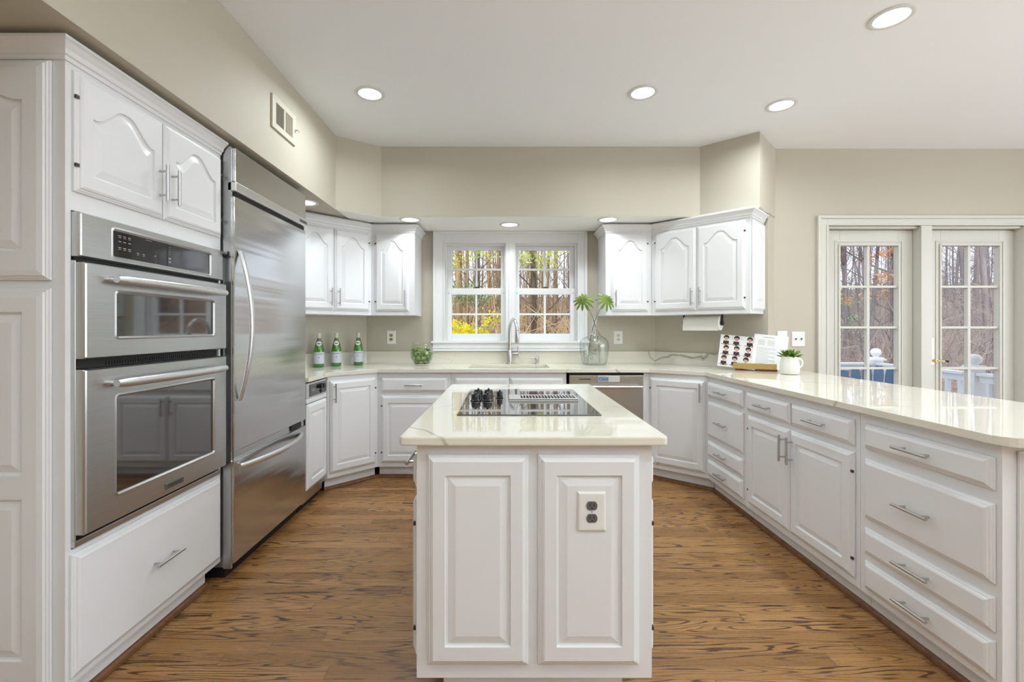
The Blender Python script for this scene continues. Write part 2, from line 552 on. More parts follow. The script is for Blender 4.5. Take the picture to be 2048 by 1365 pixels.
def front_mesh(w, h, openings=(), t=0.021, edge=0.02):
    """door or drawer front with a stepped edge; openings = raised panels (x0, x1, z0, z1, arch)"""
    mb = MB()
    prof = [(0.0, -0.001), (0.0, -0.008), (0.0035, -0.0095), (0.0065, -0.0125), (0.0105, -0.0135), (0.0135, -0.018), (edge, -t)]
    loops = [[(i, y, i), (w - i, y, i), (w - i, y, h - i), (i, y, h - i)] for i, y in prof]
    mb.loft(loops, True, not openings)
    if not openings:
        return mb
    e = edge
    q = lambda a, b, c, d: mb.add([(a, -t, c), (b, -t, c), (b, -t, d), (a, -t, d)], [(0, 1, 2, 3)])
    xa, xb = openings[0][0], openings[0][1]
    q(e, xa, e, h - e)
    q(xb, w - e, e, h - e)
    zlo = e
    for k, (x0, x1, z0, z1, a) in enumerate(openings):
        q(x0, x1, zlo, z0)
        ztop = h - e if k == len(openings) - 1 else z1
        top = arch_pts(x0, x1, z1, a)
        if ztop > z1 + 1e-6:
            for i in range(len(top) - 1):
                (p, pz), (r, rz_) = top[i], top[i + 1]
                mb.add([(r, -t, rz_), (p, -t, pz), (p, -t, ztop), (r, -t, ztop)], [(0, 1, 2, 3)])
        lo = []
        for j, y in ((0.0, -t), (0.0025, -0.0135), (0.009, -0.0125), (0.0105, -0.0135), (0.034, -0.0195)):
            ar = arch_pts(x0 + j, x1 - j, z1 - j, a)
            lo.append([(x0 + j, y, z0 + j), (x1 - j, y, z0 + j)] + [(x, y, z) for x, z in ar])
        mb.loft(lo, False, True)
        zlo = z1
    return mb

STILE = 0.055
def pull(parent, x, z, vertical, L=0.145):
    """satin bar pull on two posts"""
    mb = MB()
    y0, yb, c = -0.0205, -0.053, L * 0.33
    d = (0, 0, 1) if vertical else (1, 0, 0)
    at = lambda s, y: (x + d[0] * s, y, z + d[2] * s)
    mb.cyl(at(-L / 2, yb), at(L / 2, yb), 0.0062, 10)
    for s in (-c, c):
        mb.cyl(at(s, y0), at(s, yb), 0.0045, 8)
    return mb.build('handle', 'handle', parent, smooth=40)

def hinges(parent, x, h, zs=None):
    for z in (zs or (0.085, h - 0.085)):
        MB().box(x - 0.006, x + 0.006, -0.0165, -0.0095, z - 0.0055, z + 0.0055).build('hinge', 'hinge', parent)

def door(root, x0, x1, z0, z1, arch=0.0, hside=None, hz=None, hinge=True, name='door', mat='white', loc_y=0.0):
    w, h = x1 - x0, z1 - z0
    s = min(STILE, w * 0.2)
    o = front_mesh(w, h, [(s, w - s, 0.06, h - 0.06, arch)]).build(name, mat, root, (x0, loc_y, z0), smooth=9)
    if hside:
        hx = 0.03 if hside == 'l' else w - 0.03
        pull(o, hx, hz - z0, True)
        if hinge:
            hinges(o, w - 0.004 if hside == 'l' else 0.004, h)
    return o

def drawer(root, x0, x1, z0, z1, handle=True, name='drawer', L=0.145):
    w, h = x1 - x0, z1 - z0
    o = front_mesh(w, h).build(name, 'white', root, (x0, 0, z0), smooth=9)
    if handle:
        pull(o, w / 2, h / 2, False, L)
    return o

def crown(root, poly, ends, z0, z1, out=0.04):
    """stepped crown: the same outline pushed out by `out` towards the top; ends = per-vertex push directions"""
    mb = MB()
    off = lambda k: [(x + dx * k, y + dy * k) for (x, y), (dx, dy) in zip(poly, ends)]
    H = z1 - z0
    prof = [(0.006, z0), (0.008, z0 + 0.2 * H), (0.014, z0 + 0.26 * H), (0.018, z0 + 0.5 * H), (0.03, z0 + 0.72 * H), (0.034, z0 + 0.8 * H), (0.04, z0 + 0.86 * H), (0.04, z1)]
    mb.loft([[(x, y, z) for x, y in off(k)] for k, z in prof])
    return mb.build('crown_moulding', 'white', root, smooth=20)

# ------------------------------------------------------------------ the room
CEIL, SOF = 2.759, 2.181
SL = -1.306
struct(MB().prism([(-2.1, -3.5), (5.7, -3.5), (5.7, 3.93), (2.2, 3.93), (1.4, 4.47), (-1.4, 4.47), (-2.1, 3.8)], -0.12, 0.0).build('floor', 'floor'))
struct(MB().prism([(-2.1, -3.5), (5.7, -3.5), (5.7, 4.47), (-2.1, 4.47)], CEIL, CEIL + 0.15).build('ceiling', 'ceiling'))
WX0, WX1, WZ0, WZ1 = -0.551, 0.716, 1.125, 2.066
b = MB()
b.box(-1.31, WX0, 4.32, 4.47, 0, CEIL).box(WX1, 1.47, 4.32, 4.47, 0, CEIL)
b.box(WX0, WX1, 4.32, 4.47, 0, WZ0).box(WX0, WX1, 4.32, 4.47, WZ1, CEIL)
struct(b.build('wall_back', 'wall'))
struct(MB().prism([(-1.306, 4.32), (-1.306, 4.5), (-2.1, 3.77), (-1.98, 3.646)], 0, CEIL).build('wall_corner_left', 'wall'))
struct(MB().prism([(1.464, 4.32), (2.146, 3.638), (2.268, 3.76), (2.268, 3.93), (1.464, 4.5)], 0, CEIL).build('wall_corner_right', 'wall'))
struct(MB().box(-2.1, -1.98, -3.5, 3.66, 0, CEIL).build('wall_left', 'wall'))
struct(MB().box(-2.1, 5.72, -3.62, -3.5, 0, CEIL).build('wall_rear', 'wall'))
RY0, RY1, RZ0, RZ1 = -2.2, 2.9, 0.35, 2.35
b = MB().box(5.6, 5.72, -3.5, RY0, 0, CEIL).box(5.6, 5.72, RY1, 3.93, 0, CEIL).box(5.6, 5.72, RY0, RY1, 0, RZ0).box(5.6, 5.72, RY0, RY1, RZ1, CEIL)
struct(b.build('wall_right', 'wall'))
w2 = struct(bpy.data.objects.new('added_window', None)); COL.objects.link(w2); w2.location = (5.66, 0.35, RZ0)  # unseen window, added to let in light from the right
b = MB().box(5.58, 5.70, RY0, RY0 + 0.06, RZ0, RZ1).box(5.58, 5.70, RY1 - 0.06, RY1, RZ0, RZ1).box(5.58, 5.70, RY0, RY1, RZ0, RZ0 + 0.06).box(5.58, 5.70, RY0, RY1, RZ1 - 0.06, RZ1)
for i in (1, 2):
    y = RY0 + (RY1 - RY0) * i / 3
    b.box(5.58, 5.70, y - 0.05, y + 0.05, RZ0 + 0.06, RZ1 - 0.06)
b.build('window_frame', 'trim', w2, world_of=w2)
MB().box(5.645, 5.65, RY0 + 0.06, RY1 - 0.06, RZ0 + 0.06, RZ1 - 0.06).build('pane', 'pane', w2, world_of=w2)
DX0, DX1, DZ1 = 2.725, 4.381, 2.112
b = MB()
b.box(2.262, DX0, 3.78, 3.93, 0, CEIL).box(DX1, 5.7, 3.78, 3.93, 0, CEIL).box(DX0, DX1, 3.78, 3.93, DZ1, CEIL)
struct(b.build('wall_deck', 'wall'))
struct(MB().prism([(SL, -3.5), (SL, 3.524), (-1.007, 3.741), (1.641, 3.741), (1.971, 3.447), (2.288, 3.775), (2.26, 3.93), (1.46, 4.32), (-1.31, 4.32), (-1.98, 3.646), (-1.98, -3.5)], SOF, CEIL - 0.001).build('wall_soffit', 'wall'))

struct(MB().prism([(-1.30, 3.53), (-1.006, 3.744), (1.64, 3.744), (1.968, 3.451), (2.14, 3.62), (1.46, 4.3), (-1.30, 4.3)], SOF - 0.003, SOF - 0.0005).build('ceiling_soffit_lit', 'soffit'))  # thin pale slab: light on the wall-coloured underside painted in
# sink window
w1 = struct(bpy.data.objects.new('window_1', None)); COL.objects.link(w1); w1.location = (0.08, 4.32, WZ0)
LW = lambda mb, name, mat, par=w1, **k: mb.build(name, mat, par, world_of=w1 if par is w1 else None, **k)
b = MB()
yo, yi = 4.296, 4.322
xa, xb, zt = -0.659, 0.805, 2.174
b.box(xa, WX0 - 0.002, yo, yi, 1.12, zt).box(WX1 + 0.002, xb, yo, yi, 1.12, zt).box(WX0 - 0.002, WX1 + 0.002, yo, yi, WZ1, zt)
b.box(xa - 0.003, xa + 0.022, yo - 0.012, yo, 1.12, zt + 0.003).box(xb - 0.022, xb + 0.003, yo - 0.012, yo, 1.12, zt + 0.003).box(xa + 0.022, xb - 0.022, yo - 0.012, yo, zt - 0.022, zt + 0.003)
b.box(WX0 - 0.012, WX0 + 0.002, yo - 0.006, yo, 1.12, WZ1 + 0.01).box(WX1 - 0.002, WX1 + 0.012, yo - 0.006, yo, 1.12, WZ1 + 0.01).box(WX0, WX1, yo - 0.006, yo, WZ1 - 0.002, WZ1 + 0.012)
LW(b, 'casing', 'trim', bevel=0.003)
b = MB().box(xa - 0.02, xb + 0.02, 4.268, 4.36, 1.108, 1.127)
b.box(xa - 0.005, xb + 0.005, 4.282, 4.32, 1.036, 1.108).box(xa - 0.008, xb + 0.008, 4.276, 4.32, 1.06, 1.072).box(xa - 0.008, xb + 0.008, 4.276, 4.32, 1.032, 1.044)
LW(b, 'sill', 'trim', bevel=0.003)
MX0, MX1 = 0.031, 0.117
b = MB().box(MX0, MX1, 4.30, 4.46, WZ0, WZ1).box(MX0 + 0.03, MX1 - 0.03, 4.294, 4.30, WZ0, WZ1)
LW(b, 'mullion', 'trim', bevel=0.002)
b = MB()
for x0, x1 in ((WX0, MX0), (MX1, WX1)):
    b.box(x0, x0 + 0.012, 4.325, 4.465, WZ0, WZ1).box(x1 - 0.012, x1, 4.325, 4.465, WZ0, WZ1).box(x0 + 0.012, x1 - 0.012, 4.325, 4.465, WZ1 - 0.014, WZ1)
LW(b, 'jamb', 'trim')
def sash(x0, x1, z0, z1, y, top, bot, side=0.047):
    s = MB()
    t = 0.035
    s.box(x0, x0 + side, y, y + t, z0, z1).box(x1 - side, x1, y, y + t, z0, z1)
    s.box(x0 + side, x1 - side, y, y + t, z1 - top, z1).box(x0 + side, x1 - side, y, y + t, z0, z0 + bot)
    so = LW(s, 'sash', 'trim', bevel=0.004)
    gx0, gx1, gz0, gz1 = x0 + side, x1 - side, z0 + bot, z1 - top
    cx, cz = (gx0 + gx1) / 2, (gz0 + gz1) / 2
    for mb in (MB().box(cx - 0.009, cx + 0.009, y + 0.006, y + 0.03, gz0, gz1), MB().box(gx0, gx1, y + 0.007, y + 0.029, cz - 0.009, cz + 0.009)):
        m_ = mb.build('muntin', 'trim', so, world_of=w1)
    MB().box(gx0, gx1, y + 0.016, y + 0.020, gz0, gz1).build('pane', 'pane', so, world_of=w1)
    return so
for x0, x1 in ((WX0 + 0.012, MX0), (MX1, WX1 - 0.012)):
    sash(x0, x1, 1.604, WZ1 - 0.014, 4.395, 0.04, 0.034)
    lo_ = sash(x0, x1, WZ0 + 0.002, 1.638, 4.357, 0.062, 0.07)
    cx = (x0 + x1) / 2
    lt = MB().box(cx - 0.03, cx + 0.03, 4.36, 4.385, 1.638, 1.645).box(cx - 0.012, cx + 0.03, 4.362, 4.374, 1.645, 1.652)
    lt.build('sash_lock', 'hinge', lo_, world_of=w1)
    dt = MB()
    for dx in (x0 + 0.02, x1 - 0.02):
        dt.cyl((dx, 4.354, 1.59), (dx, 4.358, 1.59), 0.004, 8)
    dt.build('screw', 'hinge', lo_, world_of=w1)

# french doors to the deck
YF, YD = 3.768, 3.843
b = MB()
co = 2.642
b.box(co, DX0, YF, 3.79, 0, 2.19).box(DX1, DX1 + 0.085, YF, 3.79, 0, 2.19).box(DX0, DX1, YF, 3.79, DZ1, 2.19)
b.box(co - 0.004, co + 0.02, YF - 0.012, YF, 0, 2.194).box(DX1 + 0.065, DX1 + 0.089, YF - 0.012, YF, 0, 2.194).box(co + 0.02, DX1 + 0.065, YF - 0.012, YF, 2.17, 2.194)
b.box(DX0 - 0.013, DX0, YF - 0.006, YF, 0, DZ1 + 0.013).box(DX0, DX1, YF - 0.006, YF, DZ1, DZ1 + 0.013)
struct(b.build('trim_1', 'door', bevel=0.003))
b = MB()
DM0, DM1 = 3.506, 3.598
b.box(DX0, DX0 + 0.012, YF + 0.002, 3.93, 0, DZ1).box(DX1 - 0.012, DX1, YF + 0.002, 3.93, 0, DZ1).box(DX0, DX1, 3.79, 3.93, DZ1 - 0.02, DZ1)
b.box(DM0, DM1, YF, 3.93, 0, DZ1 - 0.001).box(DM0 - 0.005, DM0 + 0.008, YF - 0.008, YF + 0.01, 0, DZ1)
struct(b.build('trim_2', 'door', bevel=0.002))
def french(name, x0, x1, handle_left):
    r = struct(bpy.data.objects.new(name, None)); COL.objects.link(r); r.location = ((x0 + x1) / 2, YD, 0)
    g0, g1, gz0, gz1 = x0 + 0.142, x1 - 0.13, 0.21, 1.955
    t = 0.042
    s = MB().box(x0, g0, YD, YD + t, 0.015, 2.088).box(g1, x1, YD, YD + t, 0.015, 2.088)
    s.box(g0, g1, YD, YD + t, gz1, 2.088).box(g0, g1, YD, YD + t, 0.015, gz0)
    s.build('door_frame', 'door', r, world_of=r, bevel=0.002)
    s = MB()
    k = 0.045
    for a0, a1 in ((k, 0.006), (0.014, 0.011)):
        s.box(g0 - a0, g0 - a0 + 0.014, YD - a1, YD, gz0 - a0, gz1 + a0).box(g1 + a0 - 0.014, g1 + a0, YD - a1, YD, gz0 - a0, gz1 + a0)
        s.box(g0 - a0 + 0.014, g1 + a0 - 0.014, YD - a1, YD, gz1 + a0 - 0.014, gz1 + a0).box(g0 - a0 + 0.014, g1 + a0 - 0.014, YD - a1, YD, gz0 - a0, gz0 - a0 + 0.014)
    s.build('glazing_bead', 'door', r, world_of=r, bevel=0.002)
    cx = (g0 + g1) / 2
    MB().box(cx - 0.011, cx + 0.011, YD + 0.004, YD + 0.036, gz0, gz1).build('muntin', 'door', r, world_of=r)
    for i in range(1, 5):
        z = gz0 + (gz1 - gz0) * i / 5
        MB().box(g0, g1, YD + 0.005, YD + 0.035, z - 0.009, z + 0.009).build('muntin', 'door', r, world_of=r)
    MB().box(g0, g1, YD + 0.018, YD + 0.022, gz0, gz1).build('pane', 'pane', r, world_of=r)
    MB().box(x0, x1, 3.79, 3.925, 0.0, 0.014).build('threshold', 'brass', r, world_of=r)
    if handle_left:
        hx = x0 + 0.07
        p = MB().box(hx - 0.012, hx + 0.012, YD - 0.006, YD, 0.935, 1.17).build('handle_plate', 'brass', r, world_of=r, bevel=0.003)
        l = MB().cyl((hx, YD - 0.006, 0.975), (hx, YD - 0.045, 0.975), 0.011, 12)
        l.tube([(hx, YD - 0.045, 0.975), (hx + 0.03, YD - 0.05, 0.973), (hx + 0.055, YD - 0.05, 0.972)], 0.007, 8)
        l.build('lever', 'brass', r, world_of=r, smooth=50)
        pts = [(hx + 0.055 + 0.0 + 0.03 * t_ + 0.018 * math.sin(3.4 * t_), YD - 0.05, 0.972 + 0.008 * math.sin(2 * t_) - 0.016 * t_ * t_) for t_ in [i / 8 for i in range(9)]]
        MB().tube(pts, 0.006, 8).build('lever', 'bronze', r, world_of=r, smooth=50)
    return r
french('door_1', DX0 + 0.013, DM0 - 0.002, False)
french('door_2', DM1 + 0.002, DX1 - 0.013, True)

# oak shoe mouldings along the toe kicks
def shoe(name, pts):
    """pts: run of the white kick face, room side on the left of the direction of travel is -n"""
    mb = MB()
    for k in range(len(pts) - 1):
        p, q = Vector((*pts[k], 0)), Vector((*pts[k + 1], 0))
        d = (q - p).normalized()
        n = Vector((d.y, -d.x, 0))        # towards the room
        prof = [(0.0, 0.0), (0.018, 0.0), (0.018, 0.006), (0.014, 0.016), (0.006, 0.024), (0.0, 0.026)]
        mb.loft([[p + n * a + Vector((0, 0, z)) - d * 0.004 for a, z in prof], [q + n * a + Vector((0, 0, z)) + d * 0.004 for a, z in prof]])
    return struct(mb.build(name, 'oak'))
shoe('trim_3', [(-1.432, 1.45), (-1.432, 2.165)])
shoe('trim_4', [(-1.372, 3.46), (-1.057, 3.775), (0.55, 3.775)])
shoe('trim_5', [(1.17, 3.775), (1.24, 3.775), (1.625, 3.45), (1.625, 1.42)])

# ------------------------------------------------------------------ tall oven cabinet on the left
CT = 2.163
def loc_in(root, p):
    return (Matrix.Translation(root.location) @ Matrix.Rotation(root.rotation_euler.z, 4, 'Z')).inverted() @ Vector(p)
tall = thing('oven_cabinet', 'tall white cabinet housing the double oven, arched doors above and one deep drawer below', 'cabinet', (-1.39, 1.43, 0), PI / 2)
TW, TD = 0.787, 0.588
b = MB()
b.box(0, 0.019, 0, TD, 0.1, CT - 0.06).box(TW - 0.015, TW, 0, TD, 0.1, CT - 0.06)
b.box(0.019, TW - 0.015, 0, TD, 1.632, CT - 0.06).box(0.019, TW - 0.015, 0, TD, 0.1, 0.535)
b.build('body', 'white', tall)
MB().box(0.02, 0.735, 0.042, TD, 0.0, 0.1).build('toe_kick', 'white', tall)
crown(tall, [(0, 0), (TW, 0), (TW, TD), (0, TD)], [(-1, -1), (0, -1), (0, 0), (-1, 0)], CT - 0.06, CT, 0.04)
MB().box(0.01, TW, 0.01, TD, CT, SOF - 0.001).build('filler_strip', 'white', tall)
door(tall, 0.022, 0.397, 1.694, 2.085, 0.075, 'r', 1.83)
door(tall, 0.403, 0.775, 1.694, 2.085, 0.075, 'l', 1.83)
drawer(tall, 0.012, 0.77, 0.125, 0.522)
for z0, z1, ops in ((1.403, 2.098, ((0.09, 0.695 - 0.07, 0.06),)), (0.115, 1.376, ((0.09, 0.597, 0.0), (0.672, 1.261 - 0.075, 0.0)))):
    o = front_mesh(0.546, z1 - z0, [(0.075, 0.471, a, c, ar) for a, c, ar in ops], edge=0.03).build('end_panel', 'white', tall, loc_in(tall, (-1.976, 1.4295, z0)), -PI / 2, smooth=9)

# ------------------------------------------------------------------ double oven
ov = thing('double_oven', 'stainless steel double wall oven with black windows built into the tall cabinet', 'oven', (-1.388, 1.45, 0.54), PI / 2)
OW = 0.748
def L(o):                       # shorthand: parts given with z from the floor
    return lambda mb, name, mat, par=None, **k: mb.build(name, mat, par or o, **k)
OZ = Matrix.Translation((0, 0, -0.54))
def steel_panel(x0, x1, z0, z1, yb, yf, hole=None, r=0.012):
    """front panel with rounded sides and a rounded recess around its glass"""
    mb = MB(OZ)
    if hole is None:
        mb.box(x0, x1, yf, yb, z0, z1)
        return mb
    a, c, d, e = hole
    def rr(x0_, x1_, z0_, z1_, rad, y, n=5):
        pts = []
        for cx, cz, s in ((x0_ + rad, z0_ + rad, PI), (x1_ - rad, z0_ + rad, 1.5 * PI), (x1_ - rad, z1_ - rad, 0), (x0_ + rad, z1_ - rad, 0.5 * PI)):
            for i in range(n + 1):
                t = s + 0.5 * PI * i / n
                pts.append((cx + rad * math.cos(t), y, cz + rad * math.sin(t)))
        return pts
    mb.loft([rr(x0, x1, z0, z1, 0.004, yb), rr(x0, x1, z0, z1, 0.004, yf + 0.008), rr(x0 + 0.003, x1 - 0.003, z0 + 0.003, z1 - 0.003, 0.004, yf + 0.002), rr(x0 + 0.008, x1 - 0.008, z0 + 0.004, z1 - 0.004, 0.004, yf),
             rr(a - 0.012, c + 0.012, d - 0.012, e + 0.012, 0.016, yf), rr(a - 0.006, c + 0.006, d - 0.006, e + 0.006, 0.012, yf - 0.002), rr(a, c, d, e, 0.006, yf + 0.004), rr(a, c, d, e, 0.006, yf + 0.012)], True, False)
    return mb
MB(OZ).box(0.004, OW - 0.008, 0.006, 0.55, 0.55, 1.62).build('oven_body', 'dark', ov)
MB(OZ).box(-0.002, OW, -0.012, 0.006, 0.541, 0.562).box(-0.002, 0.003, -0.012, 0.006, 0.562, 1.47).build('trim_strip', 'steel', ov, bevel=0.002)
GX0, GX1 = 0.128, 0.648
cp = steel_panel(0, OW, 1.482, 1.628, 0.006, -0.026, (GX0, GX1, 1.503, 1.594)).build('control_panel', 'steel', ov)
MB(OZ).box(GX0, GX1, -0.020, -0.012, 1.503, 1.594).build('display_glass', 'panel_glass', cp)
mk = MB(OZ)
def mark(mb, x, z, w, h, y=-0.0208):
    mb.box(x - w / 2, x + w / 2, y, y + 0.001, z - h / 2, z + h / 2)
for r_, z in enumerate((1.580, 1.560, 1.538)):
    for c_ in range(3):
        mark(mk, 0.158 + 0.021 * c_, z, 0.012, 0.003)
        if r_ != 1:
            mark(mk, 0.158 + 0.021 * c_, z - 0.006, 0.011, 0.002)
for x in (0.238, 0.265):
    mark(mk, x, 1.531, 0.010, 0.003); mark(mk, x, 1.525, 0.008, 0.002)
for z in (1.582, 1.573, 1.564, 1.555):
    mark(mk, 0.400, z, 0.007, 0.002)
for z in (1.536, 1.522):
    mark(mk, 0.400, z, 0.013, 0.008)
mark(mk, 0.322, 1.534, 0.008, 0.003)
mark(mk, 0.29, 1.5885, 0.03, 0.002)
mk.build('button_print', 'mark', cp)
MB(OZ).box(0.385, 0.388, -0.0206, -0.0196, 1.503, 1.594).build('divider_line', 'dark', cp)
MB(OZ).box(0.004, OW - 0.006, -0.004, 0.004, 1.465, 1.482).box(0.012, OW - 0.02, -0.004, 0.004, 1.118, 1.15).build('vent_gap', 'dark', ov)
v_ = MB(OZ)
for i in range(46):
    x = 0.12 + 0.0115 * i
    v_.box(x, x + 0.005, -0.0065, -0.004, 1.124, 1.136)
v_.build('vent_slots', 'rubber', ov)
def oven_door(z0, z1, gz0, gz1, hz, sag):
    d = steel_panel(0.0, OW, z0, z1, 0.004, -0.042, (GX0 - 0.004, GX1, gz0, gz1)).build('oven_door', 'steel', ov)
    MB(OZ).box(GX0 - 0.004, GX1, -0.034, -0.024, gz0, gz1).build('oven_window', 'black_glass', d)
    h = MB(OZ)
    pts = []
    for i in range(17):
        t = i / 16
        pts.append((0.085 + 0.605 * t, -0.072 - 0.016 * math.sin(PI * t), hz))
    h.tube(pts, [0.013] + [0.0165] * 15 + [0.013], 14)
    for x in (0.10, 0.675):
        h.cyl((x, -0.042, hz), (x, -0.074, hz), 0.011, 12)
    h.build('handle', 'pale_metal', d, smooth=50)
    return d
oven_door(1.150, 1.465, 1.222, 1.372, 1.418, 0)
d2 = oven_door(0.580, 1.116, 0.674, 1.010, 1.062, 0)
bd = MB(OZ).box(0.345, 0.447, -0.0455, -0.0415, 0.603, 0.627).build('badge', 'badge', d2, bevel=0.002)
tv, tf = text_mesh('KitchenAid', 0.0175)
MB(OZ).add([(0.396 + x, -0.0462, 0.615 + y) for x, y, z in tv], tf).build('badge_letters', 'slot', bd)

# ------------------------------------------------------------------ refrigerator
fr = thing('refrigerator', 'tall built-in stainless steel refrigerator with curved handle and bottom freezer drawer', 'refrigerator', (-1.33, 2.224, 0), PI / 2)
FW = 0.818
MB().box(0.012, FW - 0.004, 0.034, 0.63, 0.06, 2.155).build('body', 'steel', fr)
MB().box(0.0, 0.012, 0.012, 0.05, 0.06, 2.15).build('side_trim', 'steel', fr)
MB().box(0.03, FW - 0.01, 0.06, 0.6, 0.0, 0.06).build('kick_plate', 'dark', fr)
def slab(x0, x1, z0, z1, name, y1=0.03, mat='fridge'):
    return MB().box(x0, x1, 0.0, y1, z0, z1).build(name, mat, fr, bevel=0.005)
gp = slab(0.014, FW, 1.978, 2.150, 'grille_panel')
gb = MB().box(0.0, FW, -0.012, 0.03, 1.930, 1.976).build('grille_bar', 'pale_metal', gp, bevel=0.004)
MB().box(0.7, FW - 0.012, -0.0128, -0.0115, 1.945, 1.964).build('badge', 'badge', gp)
tv, tf = text_mesh('KitchenAid', 0.0155)
MB().add([(0.753 + x, -0.0134, 1.9545 + y) for x, y, z in tv], tf).build('badge_letters', 'slot', gp)
MB().box(0.02, FW, 0.012, 0.034, 1.909, 1.93).build('grille_gap', 'dark', fr)
fd = slab(0.006, FW, 0.634, 1.907, 'door')
h = MB()
n = 26
lo = []
for i in range(n + 1):
    t = i / n
    z = 0.885 + 0.755 * t
    y = -0.006 - 0.062 * math.sin(PI * t) ** 0.85
    lo.append([(0.045 + a * 0.0165, y + c * 0.011, z) for a, c in ((math.cos(2 * PI * k / 12), math.sin(2 * PI * k / 12)) for k in range(12))])
h.loft(lo)
h.build('handle', 'pale_metal', fd, smooth=50)
fz = slab(0.006, FW, 0.082, 0.594, 'freezer_drawer')
MB().box(0.02, FW - 0.004, 0.012, 0.034, 0.594, 0.634).build('drawer_gap', 'steel', fr)
MB().box(0.62, 0.76, 0.004, 0.034, 0.598, 0.630).build('vent_slot', 'dark', fr)
h = MB()
lo = []
for i in range(n + 1):
    t = i / n
    x = 0.045 + 0.70 * t
    y = -0.004 - 0.06 * math.sin(PI * t) ** 0.8
    lo.append([(x, y + c * 0.011, 0.551 + a * 0.0165) for a, c in ((math.cos(2 * PI * k / 12), math.sin(2 * PI * k / 12)) for k in range(12))])
h.loft(lo)
h.build('handle', 'pale_metal', fz, smooth=50)

# black hook beside the oven
hk = MB()
hk.cyl((-1.39, 2.206, 1.612), (-1.372, 2.206, 1.612), 0.008, 10)
hk.tube([(-1.372, 2.206, 1.612), (-1.36, 2.206, 1.606), (-1.348, 2.206, 1.607), (-1.342, 2.206, 1.617), (-1.346, 2.206, 1.626)], 0.0055, 8)
tag(hk.build('wall_hook', 'rubber', smooth=50), 'small black hook on the white frame between oven and refrigerator', 'hook')

# ------------------------------------------------------------------ base cabinets
BZ0, BZ1 = 0.1, 0.883
def base(name, label, loc, rz, W, depth, cat='cabinet', kick=0.048, body_poly=None, x0k=0.0, x1k=None):
    r = thing(name, label, cat, loc, rz)
    if body_poly is None:
        MB().box(0, W, 0, depth, BZ0, BZ1).build('body', 'white', r)
    else:
        MB().prism(body_poly, BZ0, BZ1).build('body', 'white', r, world_of=r)
    MB().box(x0k, W if x1k is None else x1k, kick, kick + 0.015, 0.0, BZ0).build('toe_kick', 'white', r)
    return r

# trash compactor
tc = thing('trash_compactor', 'narrow white panelled trash compactor with black control strip beside the refrigerator', 'compactor', (-1.34, 3.047, 0), PI / 2)
CW = 0.345
MB().box(0.004, CW - 0.004, 0.02, 0.6, 0.05, 0.878).build('body', 'steel', tc)
c_ = MB().box(0.0, CW - 0.002, -0.012, 0.02, 0.765, 0.872).build('control_strip', 'pale_metal', tc, bevel=0.003)
MB().box(0.05, CW - 0.012, -0.0145, -0.011, 0.777, 0.860).build('control_glass', 'panel_glass', c_)
kn = MB()
for x, rr_ in ((0.215, 0.014), (0.262, 0.016)):
    kn.cyl((x, -0.014, 0.83), (x, -0.034, 0.83), rr_, 14)
kn.cyl((0.235, -0.014, 0.795), (0.235, -0.024, 0.795), 0.007, 10)
kn.build('knob', 'rubber', c_, smooth=40)
mk = MB()
for z, w in ((0.822, 0.06), (0.812, 0.05)):
    mark(mk, 0.11, z, w, 0.003, -0.0155)
mk.build('control_print', 'brass_mark', c_)
MB().box(0.0, CW - 0.004, -0.016, 0.02, 0.735, 0.764).build('pull_ledge', 'white', tc, bevel=0.004)
door(tc, 0.004, CW - 0.006, 0.145, 0.73, 0.0, None, name='drawer_panel', loc_y=-0.002)
MB().box(0.0, CW, 0.0, 0.04, 0.105, 0.143).build('bottom_rail', 'steel', tc)
MB().box(0.0, CW, 0.05, 0.6, 0.0, 0.05).box(0.0, CW, 0.045, 0.06, 0.05, 0.104).build('toe_kick', 'dark', tc)

# corner cabinet, sink side, left
A1, A2 = (-1.335, 3.43), (-1.035, 3.735)
ang = math.atan2(A2[1] - A1[1], A2[0] - A1[0])
wid = math.hypot(A2[0] - A1[0], A2[1] - A1[1])
cl = base('corner_base_cabinet', 'white base cabinet set across the corner beside the trash compactor', (*A1, 0), ang, wid, 0.3,
          body_poly=[A1, A2, (-1.037, 4.29), (-1.30, 4.29), (-1.95, 3.64), (-1.95, 3.43)])
door(cl, 0.015, wid - 0.025, 0.138, 0.845, 0, 'l', 0.755)
# drawer and door unit
YB = 3.735
b1 = base('base_cabinet', 'white base cabinet with one drawer over one door left of the sink', (-1.033, YB, 0), 0, 0.606, 0.55)
drawer(b1, 0.03, 0.575, 0.722, 0.842)
door(b1, 0.03, 0.575, 0.138, 0.693, 0, 'r', 0.5)
# sink base
b2 = base('sink_base_cabinet', 'white cabinet under the sink with two false drawer fronts', (-0.425, YB, 0), 0, 0.955, 0.06, x1k=0.96)
MB().box(0.0, 0.018, 0.06, 0.55, BZ0, 0.66).box(0.937, 0.955, 0.06, 0.55, BZ0, 0.66).box(0.018, 0.937, 0.06, 0.55, BZ0, 0.118).build('carcass', 'white', b2)
for x0, x1, hs in ((0.03, 0.48, 'r'), (0.486, 0.925, 'l')):
    drawer(b2, x0, x1, 0.722, 0.842, False, 'false_front')
    door(b2, x0, x1, 0.138, 0.693, 0, hs, 0.6)

